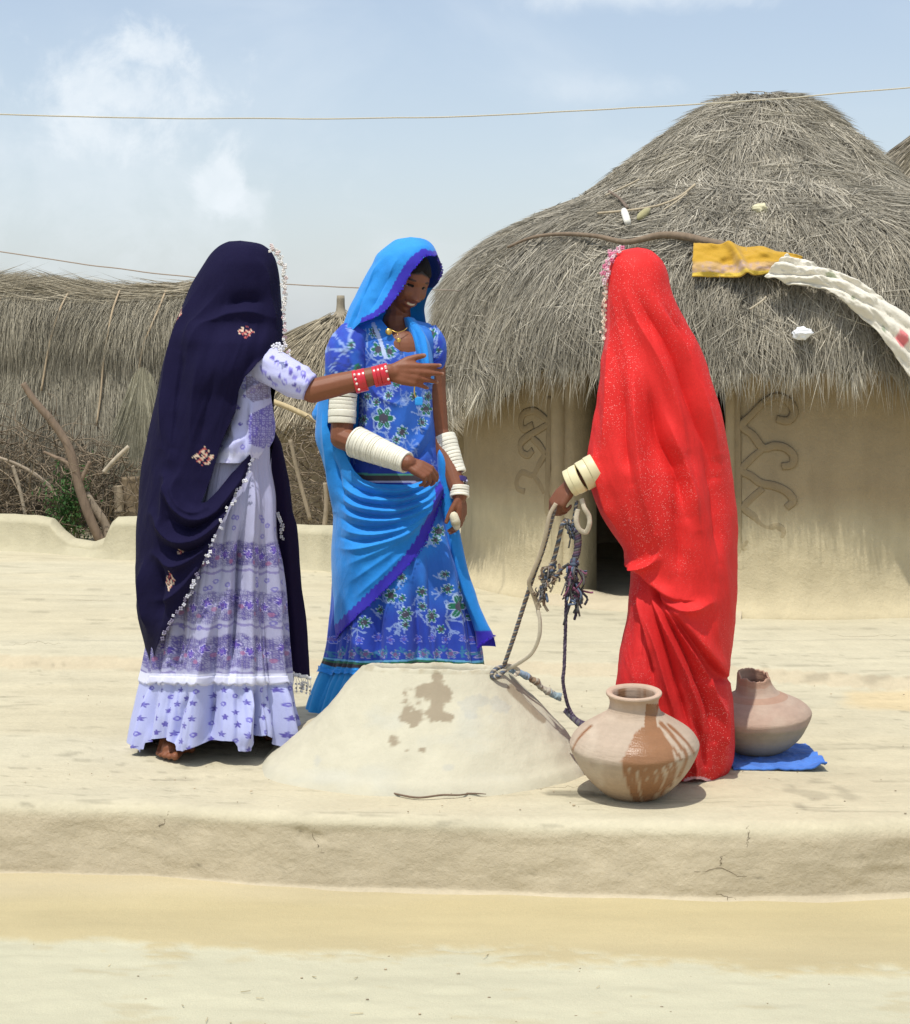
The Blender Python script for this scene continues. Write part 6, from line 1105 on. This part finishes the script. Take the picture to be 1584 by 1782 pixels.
# rim: rounded lip, then the dark shaft
lip = []
for k_, (fr_, dz) in enumerate(((.985, .010), (.95, .013), (.90, .010), (.86, .0), (.84, -.03), (.83, -.25), (.8, -.5))):
    w_ = .012 * fbm(ca[0] * 4, sa[0] * 4, k_); lip.append(np.stack([wx + .004 + rx_top * fr_ * ca[0] * (1 + w_), wy + ry_top * fr_ * sa[0] * (1 + w_), zt[0] + dz + .006 * fbm(ca[0] * 6, sa[0] * 6, 3)], -1))
lip = np.array(lip[::-1]); V = np.concatenate([lip, V]); nr = V.shape[0]; px, py = pix(V)
wc0 = np.array([.485, .455, .345]); c = np.tile(wc0, px.shape + (1,)); c = c * (1 + .07 * fbm(px * .02, py * .03, 2))[..., None]; c = lay(c, ss(fbm(px * .012, py * .02, 7), .1, .5) * .4, (.44, .44, .38))
fr_m = (V[..., 1] < wy + .02); wn = fbm(px * .05, py * .06, 5, 5)
def blot(cx, cy, rx, ry, k=.9): return ss(1 - np.hypot((px - cx) / rx, (py - cy) / ry) + k * wn, .20, .46)
st = np.maximum.reduce([blot(738, 1200, 38, 20, .8), blot(745, 1240, 48, 26, 1.3), blot(765, 1215, 22, 40, 1.0), blot(690, 1292, 13, 13, 1.0), blot(706, 1305, 7, 7, .8), blot(735, 1305, 6, 5, .8), blot(760, 1178, 14, 8, .8)])
ld, _, la = line_dist(px, py, [(890, 1198), (912, 1222), (930, 1240), (946, 1254)]); st = np.maximum(st, ss(9 - ld * (1 + .35 * wn) - 3 * la, 0, 2.5)); c = lay(c, st * fr_m * .82, (.25, .20, .135))
gy = np.maximum.reduce([blot(825, 1232, 30, 24, 1.2), blot(872, 1226, 22, 16, 1.0), blot(552, 1322, 8, 12, .9), blot(780, 1335, 18, 9, 1.2)]); c = lay(c, gy * fr_m * .35, (.36, .37, .35))
rimk = ss(.5 - np.abs(np.arange(nr)[:, None] - 5) / 6.0, 0, .3) * np.ones(px.shape); c = lay(c, rimk * ss(fbm(px * .09, py * .2, 3), 0, .4) * .5, (.34, .28, .18))
i_ = np.arange(nr - 1)[:, None] * nt_; j_ = np.arange(nt_)[None]; j2_ = (j_ + 1) % nt_; q = np.stack([i_ + j_, i_ + nt_ + j_, i_ + nt_ + j2_, i_ + j2_], -1).reshape(-1, 4)
well = mk('well_head', V, [q[:, ::-1]], M_well, origin=(wx, wy, 0), col=c.reshape(-1, 3)); tag(well, 'pale plastered mud mound of the well with dark wet splashes', 'well'); well.name = 'mud_well'; ORG[well.name] = ORG['well_head']
# flat mud flange lying along its left foot
p = P(np.array([462., 490., 520., 545., 560.]), np.array([1326., 1300., 1276., 1258., 1249.]), np.array([5.12, 5.2, 5.26, 5.3, 5.32])); mb = MB(); mb.tube(smooth_path(p, 24), .018 * np.sin(np.linspace(.4, 2.9, 24)) + .006, 8, np.array([.45, .40, .28]), flat=.5); mb.build('foot_ridge', M_well, well)

# ------------------------------------------------------------------ water pots
def pot(name, c, prof, fn, colf, label, k=150, tilt=(0, 0), grp='clay water pots'):
    pr = smooth_path(np.array(prof), 110); M = np.array(Euler((tilt[0], tilt[1], 0)).to_matrix()); mb = MB(); mb.lathe(pr, c, k, M, fn=fn); V = mb.V[0]; px, py = pix(V); idx = np.repeat(np.arange(110), k)
    o = mk(name, V, mb.F, M_pot, origin=c, col=colf(V, px, py, idx)); return tag(o, label, 'pot', grp)
def front_col(V, px, py, idx):
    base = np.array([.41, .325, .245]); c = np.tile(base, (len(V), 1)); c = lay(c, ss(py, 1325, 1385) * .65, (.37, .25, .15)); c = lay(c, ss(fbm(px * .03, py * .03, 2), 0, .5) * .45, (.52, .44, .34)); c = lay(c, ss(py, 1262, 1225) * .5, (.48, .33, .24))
    fr = V[:, 1] < 4.72; wn = fbm(px * .08, py * .03, 4, 4); wet = np.zeros(len(V))
    body = in_poly(px + 3 * wn, py, [(1124, 1225), (1147, 1225), (1142, 1255), (1146, 1268), (1158, 1285), (1172, 1312), (1174, 1326), (1150, 1336), (1110, 1340), (1086, 1330), (1086, 1318), (1098, 1292), (1104, 1276), (1122, 1264)]) * 1.0; wet = np.maximum(wet, body)
    for pts, w in (([(1086, 1325), (1092, 1350), (1102, 1380), (1108, 1396)], 5), ([(1100, 1332), (1104, 1352), (1106, 1372), (1112, 1396)], 4), ([(1116, 1334), (1120, 1356), (1124, 1392)], 6), ([(1132, 1334), (1134, 1360), (1130, 1396)], 7), ([(1146, 1334), (1150, 1352), (1144, 1375)], 6), ([(1160, 1330), (1166, 1344), (1160, 1362), (1150, 1384)], 4), ([(1172, 1322), (1174, 1340), (1166, 1366)], 4), ([(1150, 1258), (1165, 1274), (1182, 1296), (1194, 1312), (1192, 1330), (1182, 1352)], 3.2), ([(1164, 1262), (1182, 1278), (1200, 1298), (1208, 1312)], 2.6), ([(1146, 1268), (1160, 1288), (1176, 1308), (1186, 1322)], 2.6), ([(1030, 1262), (1008, 1284), (996, 1306)], 2.0)):
        d = line_dist(px, py, smooth_path(pts, 20))[0]; wet = np.maximum(wet, ss(w * (1 + .4 * wn) - d, -1, 1))
    inner = idx > 78; wet = np.where(inner, ss(fbm(px * .06, 1.3, 2), -.1, .25), wet * fr); c = lay(c, wet * .9, (.235, .105, .042)); c = lay(c, inner * .2, (.3, .2, .12)); return np.hstack([c, (1 - wet)[:, None]])
prof1 = [(.0001, .0), (.05, .002), (.085, .016), (.125, .052), (.158, .098), (.179, .146), (.176, .166), (.160, .187), (.130, .208), (.098, .228), (.077, .244), (.069, .262), (.069, .280), (.074, .291), (.0785, .297), (.077, .303), (.068, .304), (.060, .299), (.056, .286), (.056, .262), (.07, .235), (.10, .21), (.14, .17), (.10, .06), (.0001, .02)]
def dent(V): a = np.arctan2(V[:, 1], V[:, 0]); r = 1 + .010 * np.sin(2 * a + 1 + V[:, 2] * 9) + .006 * fbm(np.cos(a) * 2, np.sin(a) * 2, V[:, 2] * 14, 3); return V * np.stack([r, r, np.ones_like(r)], 1)
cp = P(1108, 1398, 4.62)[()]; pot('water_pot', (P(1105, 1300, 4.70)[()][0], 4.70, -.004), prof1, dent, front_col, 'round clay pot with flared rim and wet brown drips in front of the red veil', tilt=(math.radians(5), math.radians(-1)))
def back_col(V, px, py, idx):
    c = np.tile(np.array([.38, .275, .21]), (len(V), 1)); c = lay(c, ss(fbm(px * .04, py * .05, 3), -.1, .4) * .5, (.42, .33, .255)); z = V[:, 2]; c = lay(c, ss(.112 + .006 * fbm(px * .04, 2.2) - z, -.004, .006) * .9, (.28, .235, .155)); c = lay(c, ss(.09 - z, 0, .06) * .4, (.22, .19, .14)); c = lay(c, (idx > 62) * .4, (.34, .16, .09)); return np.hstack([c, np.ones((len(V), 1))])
prof2 = [(.0001, .0), (.05, .002), (.09, .018), (.128, .052), (.152, .092), (.163, .118), (.160, .132), (.142, .150), (.110, .167), (.080, .181), (.064, .193), (.056, .212), (.051, .232), (.049, .243), (.043, .243), (.043, .232), (.048, .20), (.10, .17), (.14, .12), (.08, .03), (.0001, .02)]
def brk(V):
    V = dent(V); a = np.arctan2(V[:, 1], V[:, 0]); k = ss(V[:, 2], .185, .236); V[:, 2] += k * (.012 * np.sin(a * 1 + 2.6) * -1 + .020 * fbm(a * 2.6, 3.3, 0, 4)); V[:, 0] += k * -.006; return V
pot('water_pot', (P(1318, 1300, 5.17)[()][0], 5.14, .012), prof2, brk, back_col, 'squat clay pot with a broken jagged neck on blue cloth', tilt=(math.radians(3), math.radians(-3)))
nu, nv = 110, 70; U_, V_ = np.meshgrid(np.linspace(-1, 1, nu), np.linspace(-1, 1, nv)); cx_ = P(1338, 1320, 5.14)[()][0]
wob = 1 + .10 * fbm(np.arctan2(V_, U_) * 1.7, 3.0, 0, 3); X = cx_ + .140 * U_ * wob; Y = 5.11 + .155 * V_ * wob; Z = .010 + .010 * np.clip(1 - np.hypot(U_, V_), 0, 1) + .009 * np.abs(fbm(U_ * 3.5, V_ * 3.5, 1, 4)) + .022 * ss(U_, .55, .95) * ss(-V_, -.7, .6) * (.4 + .6 * np.abs(np.sin(7 * V_ + 3 * U_)))
cb = np.tile(np.array([.05, .15, .50]), U_.shape + (1,)); cb = lay(cb, ss(fbm(U_ * 4, V_ * 4, 2), -.2, .5) * .4, (.10, .26, .72)); o = mk('cloth', np.stack([X, Y, Z], -1), [grid_faces(nv, nu, True)], M_cloth, origin=(cx_, 5.11, 0), col=cb.reshape(-1, 3)); tag(o, 'crumpled bright blue cloth spread under the broken-necked pot', 'cloth'); md = o.modifiers.new('thickness', 'SOLIDIFY'); md.thickness = .006; md.offset = -1

# ------------------------------------------------------------------ ropes, rags, twig
def twist(parent, pts, r, cols, turns, name='strand', n=160, k=6, fray=.0):
    p = smooth_path(np.array([P(*q)[()] for q in pts]), n); t = np.linspace(0, 1, n); tn = norm(np.gradient(p, axis=0)); a = norm(np.cross(tn, (0.2, 1, 0.1))); b = np.cross(tn, a)
    for i, c in enumerate(cols):
        ph = 2 * math.pi * (turns * t + i / len(cols)); q = p + r * .55 * (np.cos(ph)[:, None] * a + np.sin(ph)[:, None] * b); mb = MB(); mb.tube(q, r * .62 * (1 + .25 * fbm(t * 40, i * 3.3)), k, np.array(c) * (1 + .3 * fbm(t * 30, i * 2.2, 1))[:, None])
        mb.build(name, M_cord, parent)
    return p
def strap(parent, pts, r, col, flat=.35, n=80):
    p = smooth_path(np.array([P(*q)[()] for q in pts]), n); t = np.linspace(0, 1, n); mb = MB(); mb.tube(p, r * (1 + .2 * fbm(t * 8, 1.1)), 8, np.array(col) * (1 + .15 * fbm(t * 12, 4))[:, None], flat=flat, up=(.2, 1, .1)); mb.build('strap', M_cord, parent)
def rag(parent, pts, r, cols, n, ln, name='knot'):
    p = smooth_path(np.array([P(*q)[()] for q in pts]), 40); mb = MB()
    for i in range(n):
        c = p[rng.integers(40)] + rng.normal(size=3) * r; e = c + np.array([rng.normal() * ln * .45, rng.normal() * ln * .3, -abs(rng.normal()) * ln]); mb.tube(smooth_path([c, (c + e) / 2 + rng.normal(size=3) * ln * .25, e], 6), rng.uniform(.0016, .0042), 5, np.array(cols[rng.integers(len(cols))]) * rng.uniform(.7, 1.3))
    for i in range(n // 4):
        c = p[rng.integers(40)]; mb.ell(c + rng.normal(size=3) * r * .4, r * rng.uniform(.5, 1.1, 3), nu=9, nv=6, col=np.array(cols[rng.integers(len(cols))]) * rng.uniform(.7, 1.2), fn=lambda V, S: V * (1 + .4 * fbm(S[:, 0] * 3 + i, S[:, 1] * 3, S[:, 2] * 3, 2))[:, None])
    o = mb.build(name, M_cord, parent); o['kind'] = 'stuff'
rope = empty('well_rope', P(985, 1250, 4.95)[()]); tag(rope, 'knotted draw ropes and straps running from the red-veiled woman\'s hand to the well', 'rope')
GR, BR, BL, WHT, PUR = (.11, .105, .10), (.20, .135, .09), (.085, .11, .16), (.36, .31, .24), (.06, .045, .075)
twist(rope, [(966, 882, 4.84), (958, 912, 4.85), (944, 960, 4.88), (926, 1010, 4.92), (908, 1066, 4.95), (894, 1110, 4.97), (876, 1162, 5.0)], .0062, [GR, WHT, BL, BR], 24)
strap(rope, [(968, 876, 4.83), (957, 896, 4.83), (950, 930, 4.84), (940, 965, 4.86), (926, 1000, 4.88), (921, 1016, 4.89), (930, 1040, 4.9), (937, 1062, 4.9)], .006, (.40, .33, .235))
strap(rope, [(936, 1062, 4.9), (940, 1082, 4.9), (938, 1110, 4.91), (926, 1136, 4.94), (906, 1152, 4.97), (884, 1164, 5.0), (872, 1172, 5.0)], .0058, (.55, .49, .38))
strap(rope, [(1012, 868, 4.85), (1017, 884, 4.84), (1025, 898, 4.84), (1026, 912, 4.84), (1020, 926, 4.85), (1008, 921, 4.85), (1003, 905, 4.85), (1006, 886, 4.85)], .0075, (.48, .42, .32), flat=.4)
twist(rope, [(1004, 872, 4.86), (1001, 890, 4.86), (998, 910, 4.86)], .005, [GR, WHT, BL], 4, n=40)
twist(rope, [(998, 914, 4.86), (986, 906, 4.86), (978, 916, 4.86), (972, 942, 4.87), (966, 966, 4.88), (958, 990, 4.88), (952, 1006, 4.89), (944, 1024, 4.9)], .0062, [GR, BL, WHT, BR], 12, n=110)
rag(rope, [(962, 976, 4.88), (956, 1000, 4.88), (946, 1014, 4.88), (942, 1040, 4.89)], .009, [GR, BL, BR, WHT, (.16, .14, .13)], 60, .022)
rag(rope, [(985, 908, 4.86), (1000, 918, 4.86), (1004, 936, 4.86)], .007, [GR, (.06, .06, .08), BL], 36, .018)
twist(rope, [(1004, 920, 4.86), (1006, 940, 4.86), (1004, 962, 4.86), (996, 985, 4.86), (990, 1010, 4.86)], .010, [PUR, (.12, .07, .10), GR], 6, n=60)
twist(rope, [(952, 1012, 4.88), (966, 1004, 4.87), (978, 990, 4.87), (990, 982, 4.86)], .005, [GR, BR, BL], 4, n=40)
rag(rope, [(1000, 975, 4.85), (998, 1000, 4.85), (1000, 1024, 4.85), (1004, 1040, 4.85)], .011, [PUR, (.05, .045, .06), (.2, .07, .12), GR, BL], 85, .027)
twist(rope, [(989, 1004, 4.86), (986, 1040, 4.86), (984, 1100, 4.86), (982, 1160, 4.86), (980, 1185, 4.86), (985, 1215, 4.87), (992, 1236, 4.88), (1002, 1250, 4.87), (1016, 1258, 4.86), (1032, 1262, 4.86)], .0052, [PUR, (.13, .10, .14), (.07, .05, .085)], 30)
twist(rope, [(984, 1236, 4.90), (1000, 1252, 4.87), (1012, 1262, 4.85), (1024, 1268, 4.84)], .008, [PUR, GR, (.1, .09, .11)], 5, n=50)
strap(rope, [(928, 1030, 4.89), (934, 1046, 4.9), (940, 1058, 4.9)], .006, (.30, .24, .17)); strap(rope, [(944, 1042, 4.9), (948, 1054, 4.9), (954, 1064, 4.9)], .004, (.33, .27, .2))
twist(rope, [(876, 1160, 5.0), (864, 1164, 4.98), (856, 1172, 4.97), (858, 1178, 4.97), (868, 1176, 4.965), (880, 1166, 4.97)], .006, [GR, WHT, BL], 7, n=60)
strap(rope, [(862, 1162, 4.99), (884, 1158, 5.0), (902, 1166, 5.0), (896, 1176, 4.99)], .006, (.46, .41, .32))
rg = empty('rag_strip', P(930, 1190, 5.03)[()]); tag(rg, 'twisted strip of blue and brown rag lying down the right shoulder of the well', 'rag')
path = smooth_path([(888, 1164, 5.02), (906, 1172, 5.03), (926, 1182, 5.05), (944, 1196, 5.06), (962, 1208, 5.07), (974, 1214, 5.07)], 50); p = P(path[:, 0], path[:, 1], path[:, 2])
for cl, t0, t1, r in (((.24, .33, .42), 0, .34, .0125), ((.24, .17, .11), .28, .5, .012), ((.40, .37, .29), .44, .80, .0125), ((.27, .36, .39), .72, 1, .0135)):
    q = p[int(t0 * 49):int(t1 * 49) + 1]; mb = MB(); t = np.linspace(0, 1, 40); qq = smooth_path(q, 40) + .004 * np.stack([fbm(t * 7, 1), fbm(t * 7, 2), fbm(t * 7, 3)], -1); mb.tube(qq, r * (1 + .45 * fbm(t * 6, r * 99)), 12, np.array(cl)[None] * (1 + .4 * fbm(t * 12, 4.4))[:, None], flat=.8); V = mb.V[0]; V += .006 * np.stack([fbm(V[:, 0] * 90, V[:, 2] * 90, 1), fbm(V[:, 0] * 90, V[:, 2] * 90, 2), fbm(V[:, 0] * 90, V[:, 2] * 90, 3)], -1); mb.build('rag_piece', M_cloth, rg)
mb = MB(); cT = (.165, .115, .08)
def gp(x, y): d = H * F / (y + 4 - HY); v = P(x, y, d)[()]; return v
p = smooth_path([gp(663, 1369), gp(678, 1378), gp(700, 1384), gp(730, 1388), (gp(770, 1386) + np.array([0, 0, .004])), gp(805, 1383), gp(843, 1374)], 50); mb.tube(p, np.interp(np.linspace(0, 1, 50), [0, .4, 1], [.0016, .0032, .002]) * (1 + .2 * fbm(np.linspace(0, 9, 50), 1)), 7, cT); mb.tube(smooth_path([gp(760, 1361), gp(772, 1371), gp(786, 1382)], 12), np.linspace(.0015, .003, 12), 6, cT); mb.tube(smooth_path([gp(812, 1381), gp(830, 1381), gp(846, 1382)], 10), np.linspace(.003, .0012, 10), 6, cT)
tag(mb.build('twig', M_wood, origin=p[25]), 'thin forked dry twig at the front foot of the well mound', 'twig')
